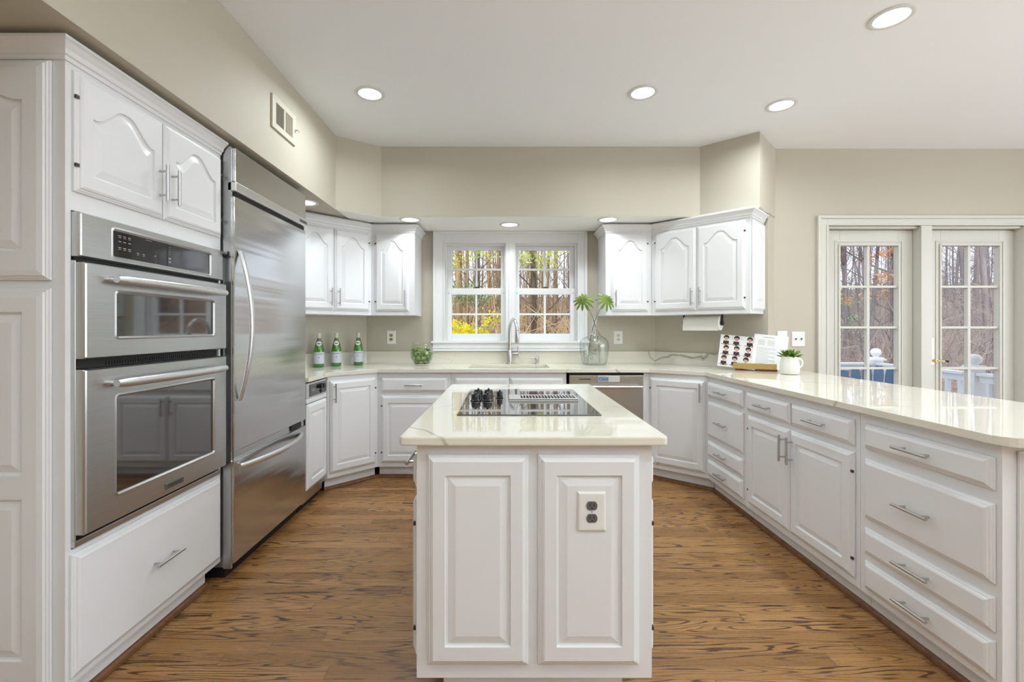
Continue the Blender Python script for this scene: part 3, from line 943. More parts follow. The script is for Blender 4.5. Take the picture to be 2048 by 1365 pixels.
# dishwasher
dw = thing('dishwasher', 'stainless steel dishwasher with bar handle and small clean sign right of the sink', 'dishwasher', (0.548, 3.715, 0), 0)
DWW = 0.616
MB().box(0.003, DWW - 0.003, 0.03, 0.56, 0.1, 0.876).build('body', 'dark', dw)
MB().box(0.02, DWW - 0.02, 0.08, 0.5, 0.0, 0.1).build('toe_kick', 'dark', dw)
MB().box(0.0, DWW, -0.002, 0.03, 0.862, 0.879).build('top_edge', 'rubber', dw)
dd = MB().box(0.004, DWW - 0.004, -0.004, 0.03, 0.112, 0.861).build('door', 'steel_x', dw, bevel=0.004)
h = MB().cyl((0.045, -0.05, 0.77), (DWW - 0.03, -0.05, 0.77), 0.011, 14)
for x in (0.075, DWW - 0.06):
    h.cyl((x, -0.004, 0.77), (x, -0.05, 0.77), 0.008, 10)
h.cyl((0.04, -0.05, 0.77), (0.05, -0.05, 0.77), 0.0125, 14).cyl((DWW - 0.035, -0.05, 0.77), (DWW - 0.025, -0.05, 0.77), 0.0125, 14)
h.build('handle', 'pale_metal', dd, smooth=40)
MB().box(0.085, 0.18, -0.0048, -0.003, 0.826, 0.833).build('vent_slot', 'slot', dd)
sg = thing('dishwasher_sign', 'small pale sign reading Clean stuck on the dishwasher front', 'sign', (0.876, 3.7105, 0.832), 0)
MB().box(-0.09, 0.09, -0.008, 0.0, -0.027, 0.027).build('plate', 'sign', sg, bevel=0.004)
MB().box(-0.085, -0.004, -0.0092, -0.008, -0.021, 0.021).build('word_field', 'sign_blue', sg)
tv, tf = text_mesh('Clean', 0.034)
MB().add([(-0.045 + x, -0.0098, y) for x, y, z in tv], tf).build('letters', 'ink', sg)

# corner cabinet by the peninsula
C1, C2 = (1.215, 3.735), (1.575, 3.44)
ang = math.atan2(C2[1] - C1[1], C2[0] - C1[0])
wid = math.hypot(C2[0] - C1[0], C2[1] - C1[1])
cr = base('corner_base_cabinet', 'white base cabinet set across the corner between dishwasher and peninsula drawers', (*C1, 0), ang, wid, 0.3, x1k=wid + 0.03, x0k=-0.01,
          body_poly=[(1.168, 3.735), C1, C2, (2.06, 3.44), (2.06, 3.66), (1.45, 4.29), (1.168, 4.29)])
door(cr, 0.012, wid - 0.022, 0.138, 0.845, 0, 'r', 0.755)

# peninsula
PX = 1.575
def pen(name, label, y0, W):
    return base(name, label, (PX, y0, 0), -PI / 2, W, 0.52)
p1 = pen('drawer_cabinet', 'white stack of four narrow drawers at the corner end of the peninsula', 3.438, 0.524)
for z0, z1 in ((0.733, 0.842), (0.434, 0.696), (0.283, 0.397), (0.136, 0.258)):
    drawer(p1, 0.012, 0.508, z0, z1)
p2 = pen('base_cabinet', 'white peninsula cabinet with two drawers over two doors in the middle of the run', 2.912, 0.930)
drawer(p2, 0.03, 0.462, 0.726, 0.842)
drawer(p2, 0.476, 0.906, 0.726, 0.842)
door(p2, 0.045, 0.462, 0.138, 0.696, 0, 'r', 0.59)
door(p2, 0.468, 0.906, 0.138, 0.696, 0, 'l', 0.59)
p3 = pen('drawer_cabinet', 'white stack of four wide drawers at the near end of the peninsula', 1.980, 0.562)
for z0, z1 in ((0.733, 0.838), (0.434, 0.688), (0.28, 0.39), (0.13, 0.25)):
    drawer(p3, 0.034, 0.545, z0, z1)
o = front_mesh(0.43, 0.745, [(0.065, 0.365, 0.07, 0.675, 0.0)]).build('end_panel', 'white', p3, loc_in(p3, (PX + 0.045, 1.4175, 0.118)), PI / 2, smooth=9)

# ------------------------------------------------------------------ worktop round three sides
def slab_with_hole(outer, hole, z0, z1):
    bm = bmesh.new()
    def ring(pts):
        vv = [bm.verts.new((x, y, z0)) for x, y in pts]
        return [bm.edges.new((vv[i], vv[(i + 1) % len(vv)])) for i in range(len(vv))]
    ed = ring(outer) + (ring(hole) if hole else [])
    bmesh.ops.triangle_fill(bm, edges=ed, use_beauty=True)
    r = bmesh.ops.extrude_face_region(bm, geom=bm.faces[:])
    for g in r['geom']:
        if isinstance(g, bmesh.types.BMVert):
            g.co.z = z1
    mb = MB()
    bm.verts.index_update()
    mb.add([tuple(v.co) for v in bm.verts], [tuple(v.index for v in f.verts) for f in bm.faces])
    bm.free()
    return mb
def rounded(cx, cy, r, a0, a1, n=6):
    return [(cx + r * math.cos(a0 + (a1 - a0) * i / n), cy + r * math.sin(a0 + (a1 - a0) * i / n)) for i in range(n + 1)]
SX0, SX1, SY0, SY1 = -0.292, 0.408, 3.83, 4.205
outer = [(-1.975, 3.05), (-1.312, 3.05), (-1.312, 3.432), (-1.027, 3.703), (1.212, 3.703), (1.553, 3.448)]
outer += rounded(1.54 + 0.07, 1.365 + 0.07, 0.07, PI, 1.5 * PI) + rounded(2.36 - 0.07, 1.365 + 0.07, 0.07, 1.5 * PI, 2 * PI)
outer += [(2.36, 3.755), (2.262, 3.755), (2.144, 3.636), (1.462, 4.318), (-1.305, 4.318), (-1.975, 3.648)]
wt = thing('worktop', 'cream quartz worktop with grey veins running round the kitchen walls and along the peninsula', 'worktop', (0.2, 3.9, 0.884))
slab_with_hole(outer, [(SX0, SY0), (SX1, SY0), (SX1, SY1), (SX0, SY1)], 0.884, 0.914).build('slab', 'quartz', wt, world_of=wt, bevel=0.004)
def strip(pts, t, z0, z1):
    """upstand along a wall line; room side is to the right of the direction of travel"""
    mb = MB()
    n = len(pts)
    inn = []
    for i in range(n):
        p = Vector((*pts[i], 0))
        d0 = (p - Vector((*pts[i - 1], 0))).normalized() if i else None
        d1 = (Vector((*pts[i + 1], 0)) - p).normalized() if i < n - 1 else None
        d0, d1 = d0 or d1, d1 or d0
        n0, n1 = Vector((d0.y, -d0.x, 0)), Vector((d1.y, -d1.x, 0))
        m = (n0 + n1).normalized()
        inn.append(p + m * (t / max(0.3, m.dot(n0))))
    for i in range(n - 1):
        a, c, d, e = pts[i], pts[i + 1], inn[i + 1], inn[i]
        mb.prism([a, c, (d.x, d.y), (e.x, e.y)], z0, z1)
    return mb
strip([(-1.978, 3.06), (-1.978, 3.647), (-1.305, 4.319), (1.463, 4.319), (2.143, 3.638)], 0.02, 0.9145, 1.028).build('backsplash', 'quartz', wt, world_of=wt)

# sink, tap, soap pump
sk = thing('sink', 'cream undermount sink sunk in the worktop below the window', 'sink', ((SX0 + SX1) / 2, (SY0 + SY1) / 2, 0.68))
b = MB()
e = 0.012
b.box(SX0 - e, SX0, SY0 - e, SY1 + e, 0.68, 0.883).box(SX1, SX1 + e, SY0 - e, SY1 + e, 0.68, 0.883)
b.box(SX0, SX1, SY0 - e, SY0, 0.68, 0.883).box(SX0, SX1, SY1, SY1 + e, 0.68, 0.883).box(SX0 - e, SX1 + e, SY0 - e, SY1 + e, 0.668, 0.68)
b.build('basin', 'sink', sk, world_of=sk)
MB().lathe([(0.045, 0.0), (0.045, 0.003), (0.02, 0.001)], (0.06, 4.05, 0.68), 20).build('drain', 'nickel', sk, world_of=sk, smooth=40)
ft = thing('faucet', 'brushed nickel gooseneck faucet with side lever standing behind the sink', 'faucet', (0.066, 4.252, 0.914))
b = MB().lathe([(0.028, 0), (0.028, 0.006), (0.0235, 0.010), (0.0235, 0.125), (0.021, 0.13)], (0, 0, 0), 20)
b.build('base', 'nickel', ft, smooth=40)
pts = [(0, 0, 0.12), (0, 0, 0.3)]
R = 0.098
dirx, diry = 0.33, -0.94
for i in range(1, 13):
    a = PI * i / 12 * 0.96
    k = R * (1 - math.cos(a))
    pts.append((dirx * k, diry * k, 0.3 + R * 1.2 * math.sin(a)))
MB().tube(pts, 0.0165, 14).build('neck', 'nickel', ft, smooth=50)
x_, y_, z_ = pts[-1]
sp_ = MB().lathe([(0.0165, 0.0), (0.0185, -0.005), (0.0195, -0.04), (0.021, -0.105), (0.018, -0.112)], (x_, y_, z_), 18)
sp_.build('spray_head', 'nickel', ft, smooth=40)
b = MB().cyl((0.02, 0, 0.094), (0.085, -0.012, 0.094), 0.0135, 14).cyl((0.08, -0.011, 0.088), (0.082, -0.011, 0.168), 0.0065, 10)
b.cyl((0.02, 0, 0.075), (0.088, -0.012, 0.075), 0.009, 10)
b.build('lever', 'nickel', ft, smooth=40)
so = thing('soap_dispenser', 'small brushed nickel soap pump on the worktop right of the faucet', 'soap dispenser', (0.322, 4.248, 0.914))
MB().lathe([(0.024, 0), (0.024, 0.005), (0.014, 0.008), (0.013, 0.03), (0.016, 0.034), (0.016, 0.05), (0.012, 0.066), (0.005, 0.068)], (0, 0, 0), 16).build('pump_body', 'nickel', so, smooth=40)
MB().tube([(0, 0, 0.058), (-0.03, -0.02, 0.061), (-0.048, -0.03, 0.055)], [0.008, 0.006, 0.005], 10).build('spout', 'nickel', so, smooth=50)
MB().cyl((0.02, 0.005, 0.02), (0.022, 0.005, 0.066), 0.004, 8).build('stem', 'nickel', so, smooth=50)

# ------------------------------------------------------------------ wall cabinets
UZ0, UZ1 = 1.365, 2.108
def upper(label, loc, rz, poly, front_w, ends):
    r = thing('wall_cabinet', label, 'cabinet', (loc[0], loc[1], UZ0), rz)
    inv = (Matrix.Translation(r.location) @ Matrix.Rotation(rz, 4, 'Z')).inverted()
    pl = [tuple((inv @ Vector((x, y, UZ0)))[:2]) for x, y in poly]
    MB().prism(pl, 0.0, UZ1 - UZ0).build('body', 'white', r)
    crown(r, pl, ends, UZ1 - 0.012 - UZ0, 2.162 - UZ0, 0.04)
    MB().prism([(x * 0.985 + 0.002, y * 0.99 + 0.006) for x, y in pl], 2.162 - UZ0, SOF - 0.001 - UZ0).build('filler_strip', 'white', r)
    return r
def udoor(r, x0, x1, hs, z1=2.083):
    return door(r, x0, x1, 0.035, z1 - UZ0, 0.085, hs, 0.145)
UY = 3.985
# left of the window
E1 = (-1.160, UY)
ul = upper('white wall cabinet with one arched door left of the sink window', (E1[0], UY), 0, [E1, (-0.778, UY), (-0.778, 4.317), (E1[0] - 0.14, 4.317)], 0.38, [(0, -1), (1, -1), (1, 0), (0, 0)])
udoor(ul, 0.035, 0.335, 'r')
q = 0.69 * math.sqrt(0.5)
E0 = (E1[0] - q, UY - q)
ud = upper('white corner wall cabinet with two arched doors between refrigerator and window', E0, PI / 4, [E0, (E1[0] - 0.001, UY), (E1[0] - 0.141, 4.317), (-1.309, 4.317), (E0[0] - 0.232, E0[1] + 0.232)], 0.69, [(0, -1), (0, -1), (0, 0), (0, 0), (0, 0)])
udoor(ud, 0.02, 0.343, 'r')
udoor(ud, 0.35, 0.665, 'l')
# right of the window
G0 = (0.914, UY)
G1 = (1.32, UY)
ur = upper('white wall cabinet with one arched door right of the sink window', G0, 0, [G0, G1, (G1[0] + 0.137, 4.317), (G0[0], 4.317)], 0.4, [(-1, -1), (0, -1), (0, 0), (-1, 0)])
udoor(ur, 0.05, 0.372, 'l')
q = 0.80 * math.sqrt(0.5)
G2 = (G1[0] + q, G1[1] - q)
uq = upper('white corner wall cabinet with two arched doors above the paper towel roll', (G1[0] + 0.0015, G1[1]), -PI / 4, [(G1[0] + 0.0015, UY), G2, (G2[0] + 0.229, G2[1] + 0.229), (1.467, 4.313), (G1[0] + 0.1385, 4.317)], 0.8, [(0, -1), (1, -1), (1, 0), (0, 0), (0, 0)])
udoor(uq, 0.032, 0.393, 'r')
udoor(uq, 0.40, 0.765, 'l')
o = front_mesh(0.29, 0.69, [(0.05, 0.24, 0.055, 0.625, 0.06)], t=0.016).build('end_panel', 'white', uq, (0.8005, 0.02, 0.03), PI / 2, smooth=9)

# ------------------------------------------------------------------ island
IX0, IX1, IY0, IY1 = -0.273, 0.475, 1.432, 2.66
isl = thing('kitchen_island', 'white kitchen island cabinet with raised panel end standing in the middle of the floor', 'island', (0.1, 2.0, 0))
MB().box(IX0, IX1, IY0, IY1, 0.137, 0.883).build('body', 'white', isl, world_of=isl)
MB().box(-0.197, 0.40, 1.505, IY1 - 0.06, 0, 0.137).build('toe_kick', 'white', isl, world_of=isl)
for x0, x1 in ((-0.238, 0.0825), (0.1125, 0.4325)):
    w = x1 - x0
    front_mesh(w, 0.664, [(0.057, w - 0.057, 0.062, 0.602, 0.0)]).build('end_panel', 'white', isl, loc_in(isl, (x0, IY0 - 0.0005, 0.186)), 0, smooth=9)
def on_side(y_or, x, rz, items):
    for kind, a0, a1, z0, z1, arch, hs, hz in items:
        w, h = a1 - a0, z1 - z0
        if rz < 0:
            p = (x, y_or - a0, z0)
        else:
            p = (x, y_or + a0, z0)
        if kind == 'door':
            o = front_mesh(w, h, [(STILE, w - STILE, 0.06, h - 0.06, arch)]).build('door', 'white', isl, loc_in(isl, p), rz, smooth=9)
            pull(o, 0.03 if hs == 'l' else w - 0.03, hz - z0, True)
            hinges(o, w - 0.004 if hs == 'l' else 0.004, h)
        else:
            o = front_mesh(w, h).build('drawer', 'white', isl, loc_in(isl, p), rz, smooth=9)
            pull(o, w / 2, h / 2, False)
LY = IY1 - IY0
side = []
for a in (0.03, LY / 2 + 0.008):
    e_ = a + LY / 2 - 0.038
    m_ = (a + e_) / 2
    side += [('drawer', a, m_ - 0.004, 0.735, 0.842, 0, None, 0), ('drawer', m_ + 0.004, e_, 0.735, 0.842, 0, None, 0)]
    side += [('door', a, m_ - 0.003, 0.19, 0.70, 0, 'r', 0.6), ('door', m_ + 0.003, e_, 0.19, 0.70, 0, 'l', 0.6)]
on_side(IY1, IX0, -PI / 2, side)
on_side(IY0, IX1, PI / 2, side)
iw = [(-0.3225, 1.395), (0.5165, 1.395), (0.527, 2.72), (-0.307, 2.72)]
def round_poly(pts, r, n=5):
    out = []
    for i, p in enumerate(pts):
        p = Vector(p); a = (Vector(pts[i - 1]) - p).normalized(); c = (Vector(pts[(i + 1) % len(pts)]) - p).normalized()
        p0, p1 = p + a * r, p + c * r
        for k in range(n + 1):
            t = k / n
            q_ = p0 * (1 - t) ** 2 + p * 2 * t * (1 - t) + p1 * t * t
            out.append((q_.x, q_.y))
    return out
it = MB().prism(round_poly(iw, 0.02), 0.884, 0.9135).build('worktop', 'quartz', bevel=0.006, seg=3)
tag(it, 'cream quartz worktop with rounded edge on top of the island', 'worktop')

# cooktop
ck = thing('cooktop', 'dark glass electric cooktop with five knobs and centre vent set in the island', 'cooktop', (0.103, 2.09, 0.914))
KX0, KX1, KY0, KY1 = -0.175, 0.381, 1.728, 2.446
MB().box(KX0, KX1, KY0, KY1, 0.9138, 0.9185).build('glass_top', 'cooktop', ck, world_of=ck, bevel=0.0015)
vg = MB().box(0.030, 0.345, 2.045, 2.165, 0.9186, 0.9215)
vg.box(0.030, 0.345, 2.045, 2.052, 0.9215, 0.931).box(0.030, 0.345, 2.158, 2.165, 0.9215, 0.931).box(0.030, 0.085, 2.052, 2.158, 0.9215, 0.931).box(0.335, 0.345, 2.052, 2.158, 0.9215, 0.931)
for i in range(17):
    x = 0.0925 + 0.0143 * i
    vg.box(x, x + 0.005, 2.052, 2.158, 0.9215, 0.9305)
vo = vg.build('vent_grille', 'pale_metal', ck, world_of=ck, bevel=0.0015)
MB().box(0.086, 0.334, 2.053, 2.157, 0.9216, 0.9225).build('vent_slot', 'dark', vo, world_of=ck)
for kx, ky, r_ in ((-0.118, 2.20, 0.0215), (-0.122, 2.06, 0.0215), (-0.068, 2.20, 0.0215), (-0.068, 2.06, 0.0215), (-0.013, 2.14, 0.014)):
    k_ = MB().lathe([(r_ * 1.15, 0.9186), (r_ * 1.15, 0.922), (r_, 0.924), (r_ * 0.92, 0.946), (r_ * 0.8, 0.949)], (kx, ky, 0), 20)
    k_.box(kx - 0.004, kx + 0.004, ky - r_ * 0.85, ky + r_ * 0.85, 0.949, 0.956)
    kk = k_.build('knob', 'rubber', ck, world_of=ck, smooth=40)
    MB().lathe([(r_ * 1.02, 0.9225), (r_ * 1.02, 0.9245)], (kx, ky, 0), 20).build('knob_ring', 'pale_metal', kk, world_of=ck)

# ------------------------------------------------------------------ sockets and switches (local: front at y = 0 facing -y)
def plate(name, label, cat, loc, rz, w, h, kind, sock, group=None):
    r = thing(name, label, cat, loc, rz, group)
    mb = MB()
    lo = []
    for i, y in ((0, 0.0), (0, -0.002), (0.004, -0.0055), (0.007, -0.0065)):
        lo.append([(-w / 2 + i, y, -h / 2 + i), (w / 2 - i, y, -h / 2 + i), (w / 2 - i, y, h / 2 - i), (-w / 2 + i, y, h / 2 - i)])
    mb.loft(lo).build('plate', 'plate', r, bevel=0.002)
    if kind == 'duplex':
        for dz in (0.0195, -0.0195):
            n = 20
            pts = [(0.0172 * math.cos(2 * PI * k / n), max(-0.0135, min(0.0135, 0.0172 * math.sin(2 * PI * k / n)))) for k in range(n)]
            s = MB().loft([[(x, -0.0064, dz + z) for x, z in pts], [(x, -0.0085, dz + z) for x, z in pts]]).build('socket', sock, r)
            sl = MB().box(-0.0075, -0.0050, -0.0089, -0.0084, dz - 0.001, dz + 0.008).box(0.0050, 0.0075, -0.0089, -0.0084, dz - 0.001, dz + 0.007)
            sl.cyl((0, -0.0089, dz - 0.007), (0, -0.0084, dz - 0.007), 0.0026, 8)
            sl.build('slot', 'slot', s)
        MB().cyl((0, -0.0072, 0), (0, -0.006, 0), 0.0028, 8).build('screw', 'handle', r)
    else:
        for dx in ((-0.023, 0.023) if kind == 'toggle2' else (0,)):
            MB().box(dx - 0.005, dx + 0.005, -0.0075, -0.0064, -0.012, 0.012).build('switch_slot', 'ivory', r)
            t = MB(Matrix.Translation((dx, -0.0065, 0)) @ Matrix.Rotation(math.radians(-25), 4, 'X')).box(-0.0038, 0.0038, -0.014, 0.002, -0.005, 0.005)
            t.build('toggle', 'socket_grey' if kind == 'toggle2' else 'plate', r, bevel=0.001)
        for dx in ((-0.023, 0.023) if kind == 'toggle2' else (0,)):
            for dz in (-0.03, 0.03):
                MB().cyl((dx, -0.0072, dz), (dx, -0.006, dz), 0.0026, 8).build('screw', 'plate', r)
    return r
plate('electrical_outlet', 'white outlet plate with two grey sockets on the island end panel', 'outlet', (0.279, IY0 - 0.0205, 0.676), 0, 0.089, 0.124, 'duplex', 'socket_grey')
plate('electrical_outlet', 'white outlet plate with ochre sockets on the wall above the bowl of green fruit', 'outlet', (-1.068, 4.3195, 1.163), 0, 0.087, 0.13, 'duplex', 'ochre')
plate('electrical_outlet', 'white outlet plate with ivory sockets on the wall beside the glass vase', 'outlet', (1.11, 4.3195, 1.161), 0, 0.087, 0.13, 'duplex', 'ivory')
plate('light_switch', 'white single switch plate half hidden behind the recipe sheet', 'light switch', (2.348, 3.7795, 1.165), 0, 0.086, 0.125, 'toggle1', None)
plate('light_switch', 'white double switch plate above the succulent, beside the door trim', 'light switch', (2.482, 3.7795, 1.158), 0, 0.112, 0.128, 'toggle2', None)

# ------------------------------------------------------------------ air vent on the soffit
vn = thing('air_vent', 'cream metal air vent high on the soffit above the refrigerator', 'vent', (SL + 0.0005, 2.535, 2.39), PI / 2)
VW, VH = 0.285, 0.19
mb = MB()
for x0, x1, z0, z1 in ((0, 0.04, 0, VH), (VW - 0.04, VW, 0, VH), (0.04, VW - 0.04, 0, 0.035), (0.04, VW - 0.04, VH - 0.035, VH), (VW / 2 - 0.008, VW / 2 + 0.008, 0.035, VH - 0.035)):
    mb.box(x0, x1, -0.011, 0.0, z0, z1)
mb.build('frame', 'vent', vn, bevel=0.002)
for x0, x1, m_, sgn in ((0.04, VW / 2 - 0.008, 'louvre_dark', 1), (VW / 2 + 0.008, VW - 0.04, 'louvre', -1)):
    mb = MB().box(x0, x1, -0.002, 0.0, 0.035, VH - 0.035)
    n = 10
    for i in range(n):
        x = x0 + (x1 - x0) * (i + 0.5) / n
        mb.box(x - 0.0022, x + 0.0022, -0.0095, -0.002, 0.035, VH - 0.035)
    mb.build('louvre', m_, vn)
MB().cyl((VW - 0.012, -0.011, VH / 2), (VW - 0.012, -0.028, VH / 2), 0.0035, 8).box(VW - 0.014, VW + 0.012, -0.03, -0.026, VH / 2 - 0.004, VH / 2 + 0.004).build('damper_lever', 'louvre', vn)

# ------------------------------------------------------------------ recessed lights
def downlight(x, y, z, label, r=0.093, watts=None, first=[None]):
    t = thing('recessed_light', label, 'ceiling light', (x, y, z))
    n = 32
    ring = MB()
    prof = [(r, 0.0), (r, -0.004), (r - 0.010, -0.008), (r - 0.020, -0.006), (r - 0.022, -0.001)]
    ring.loft([[(a * math.cos(2 * PI * k / n), a * math.sin(2 * PI * k / n), h_) for k in range(n)] for a, h_ in prof], False, False)
    ring.build('trim_ring', 'ring', t, smooth=40)
    MB().lathe([(r - 0.023, -0.0012), (r - 0.024, -0.0032), (0.001, -0.0034)], (0, 0, 0), n).build('lens', 'lens', t, smooth=60)
    ld = bpy.data.lights.new('lamp', 'AREA')
    ld.shape = 'DISK'
    ld.size = 2 * (r - 0.025)
    ld.energy = watts or LAMP_W
    ld.color = LAMP_COLOR
    ld.spread = math.radians(165 if not watts or watts == LAMP_W else 125)
    lo = bpy.data.objects.new('lamp', ld)
    lo.location = (0, 0, -0.012)
    lo.parent = t
    COL.objects.link(lo)
    return t
ZC, ZS = CEIL - 0.0005, SOF - 0.0032
downlight(-0.851, 2.89, ZC, 'round recessed ceiling light nearest the wall vent')
downlight(0.898, 2.877, ZC, 'round recessed ceiling light above the right side of the island')
downlight(1.884, 3.04, ZC, 'round recessed ceiling light nearest the jutting soffit corner')
downlight(1.885, 2.18, ZC, 'round recessed ceiling light cut close to the top edge, largest in view')
SW = LAMP_W * 0.24
downlight(-0.786, 3.835, ZS, 'small soffit light above the single-door cabinet left of the window', watts=SW)
downlight(0.063, 4.02, ZS, 'small soffit light centred above the sink window', watts=SW)
downlight(0.90, 3.835, ZS, 'small soffit light above the single-door cabinet right of the window', watts=SW)
downlight(-1.45, 3.31, ZS, 'small soffit light peeping out past the refrigerator top', watts=SW * 0.7)
for x, y in ((-0.2, 0.3), (1.9, 0.5), (0.6, -1.4), (3.6, 2.4), (3.6, 0.4), (-0.6, -2.6), (2.4, -2.4), (4.6, -1.0)):  # extra unseen downlights added to brighten the room
    downlight(x, y, ZC, 'added unseen recessed ceiling light behind or beside the viewpoint', watts=LAMP_W)['group'] = 'added ceiling lights out of the picture'

# added unseen uplights behind and beside the viewpoint, brightening ceiling and room
def fill_uplight(x, y, w, label):
    t = thing('added_uplight', label, 'fill light', (x, y, 0))
    MB().lathe([(0.14, 0), (0.14, 0.02), (0.03, 0.03)], (0, 0, 0), 28).build('base', 'rubber', t, smooth=40)
    MB().cyl((0, 0, 0.03), (0, 0, 1.62), 0.013, 12).build('pole', 'rubber', t, smooth=40)
    MB().lathe([(0.03, 1.60), (0.09, 1.63), (0.19, 1.72), (0.185, 1.72), (0.085, 1.64), (0.001, 1.62)], (0, 0, 0), 32, 1, 1, False, False).build('uplight_shade', 'shade', t, smooth=40)
    ld = bpy.data.lights.new('lamp', 'AREA')
    ld.shape, ld.size, ld.energy, ld.color = 'DISK', 0.3, w, LAMP_COLOR
    lo = bpy.data.objects.new('lamp', ld)
    lo.location, lo.rotation_euler, lo.parent = (0, 0, 1.70), (PI, 0, 0), t
    COL.objects.link(lo)
FILL_W = 70.0
fill_uplight(3.9, 0.2, FILL_W * 0.6, 'added black uplight, unseen, beyond the peninsula, beside the viewpoint')
fill_uplight(0.9, -0.9, FILL_W * 0.75, 'added black uplight, unseen, behind the viewpoint')

# ------------------------------------------------------------------ bottles
ZT = 0.9143
def bottle(x, y, turn, label):
    t = thing('water_bottle', label, 'bottle', (x, y, ZT), turn, None)
    prof = [(0.030, 0.0), (0.039, 0.003), (0.0415, 0.010), (0.0415, 0.135), (0.040, 0.155), (0.034, 0.185), (0.0245, 0.215), (0.0165, 0.240), (0.0145, 0.255), (0.0145, 0.275)]
    MB().lathe(prof, (0, 0, 0), 28).build('glass', 'green_glass', t, smooth=50)
    MB().lathe([(0.0421, 0.030), (0.0421, 0.130)], (0, 0, 0), 28, 1, 1, False, False).build('label_band', 'label', t, smooth=60)
    def wrap(v, f, rad, z0):
        return [((rad) * math.sin(x_ / rad), -(rad) * math.cos(x_ / rad), z0 + y_) for x_, y_, q in v], f
    tv_, tf_ = text_mesh('S.PELLEGRINO', 0.0145)
    MB().add(*wrap(tv_, tf_, 0.0425, 0.113)).build('label_letters', 'ink', t)
    star = [((0.0075 if k % 2 == 0 else 0.0034) * math.sin(PI * k / 5), (0.0075 if k % 2 == 0 else 0.0034) * math.cos(PI * k / 5), 0) for k in range(10)]
    MB().add(*wrap(star, [tuple(range(10))], 0.0426, 0.083)).build('label_star', 'red', t)
    # oval shoulder label follows the slope of the shoulder
    def rad_at(z):
        for (r0, z0), (r1, z1) in zip(prof, prof[1:]):
            if z0 <= z <= z1:
                return r0 + (r1 - r0) * (z - z0) / (z1 - z0)
        return 0.0145
    n = 24
    pts, fs = [], []
    for ring_ in range(5):
        s = ring_ / 4
        for k in range(n):
            z = 0.203 + 0.021 * s * math.sin(2 * PI * k / n)
            rr_ = rad_at(z) + 0.0009
            a = 0.024 * s * math.cos(2 * PI * k / n) / rr_
            pts.append((rr_ * math.sin(a), -rr_ * math.cos(a), z))
    for ring_ in range(4):
        for k in range(n):
            fs.append((ring_ * n + k, ring_ * n + (k + 1) % n, (ring_ + 1) * n + (k + 1) % n, (ring_ + 1) * n + k))
    sl = MB().add(pts, fs).build('shoulder_label', 'label_white', t, smooth=60)
    seg = []
    for k in range(9):
        for z in (0.1995, 0.2065):
            rr_ = rad_at(z) + 0.0013
            an = (k - 4) * 0.0035 / rr_
            seg.append((rr_ * math.sin(an), -rr_ * math.cos(an), z))
    MB().add(seg, [(2 * k, 2 * k + 2, 2 * k + 3, 2 * k + 1) for k in range(8)]).build('label_stripe', 'ink', sl)
    MB().lathe([(0.0152, 0.246), (0.0152, 0.275), (0.0165, 0.277), (0.0165, 0.294), (0.013, 0.2965)], (0, 0, 0), 20).build('cap', 'foil', t, smooth=40)
    return t
bottle(-1.59, 3.90, math.radians(22), 'green glass water bottle closest to the refrigerator, first of three')
bottle(-1.478, 4.005, math.radians(20), 'middle green glass water bottle of the three on the corner worktop')
bottle(-1.319, 4.118, math.radians(8), 'green glass water bottle furthest from the refrigerator, nearest the wall outlet')

# ------------------------------------------------------------------ bowl of green fruit
BX, BY = -0.724, 4.04
bw = thing('glass_bowl', 'round clear fishbowl filled with small green fruit on the worktop', 'bowl', (BX, BY, ZT))
outp = [(0.055, 0.0), (0.060, 0.004), (0.058, 0.010), (0.075, 0.028), (0.095, 0.062), (0.1025, 0.10), (0.099, 0.135), (0.088, 0.170), (0.081, 0.195), (0.084, 0.208)]
inp = [(0.081, 0.208), (0.078, 0.195), (0.085, 0.170), (0.096, 0.135), (0.0995, 0.10), (0.092, 0.062), (0.072, 0.031), (0.052, 0.016), (0.001, 0.015)]
MB().lathe(outp + inp, (0, 0, 0), 40).build('glass', 'clear', bw, smooth=60)
def bowl_r(z):
    q_ = [(0.05, 0.016), (0.072, 0.031), (0.092, 0.062), (0.0995, 0.10), (0.096, 0.135), (0.085, 0.17), (0.078, 0.2)]
    for (r0, z0), (r1, z1) in zip(q_, q_[1:]):
        if z0 <= z <= z1:
            return r0 + (r1 - r0) * (z - z0) / (z1 - z0)
    return 0.05 if z < 0.03 else 0.078
FR = 0.0205
spots = []
zl = 0.016 + FR
lay = 0
while zl < 0.155:
    R_ = bowl_r(zl) - FR - 0.001
    for rr_ in ([R_, R_ - 2.08 * FR] if R_ > 2.4 * FR else [R_]):
        if rr_ < 0.004:
            spots.append((0.0, 0.0, zl)); continue
        n = max(1, int(2 * PI * rr_ / (2.06 * FR)))
        if rr_ < 1.05 * FR:
            n = 2 if rr_ > 0.9 * FR else 1
        for k in range(n):
            a = 2 * PI * k / n + lay * 0.7
            rq = rr_ if n > 1 else 0.0
            spots.append((rq * math.cos(a), rq * math.sin(a), zl + rnd.uniform(-0.001, 0.001)))
    zl += FR * 1.72
    lay += 1
ok = []
for s_ in spots:
    if all((Vector(s_) - Vector(o_)).length > 1.86 * FR for o_ in ok):
        ok.append(s_)
first = None
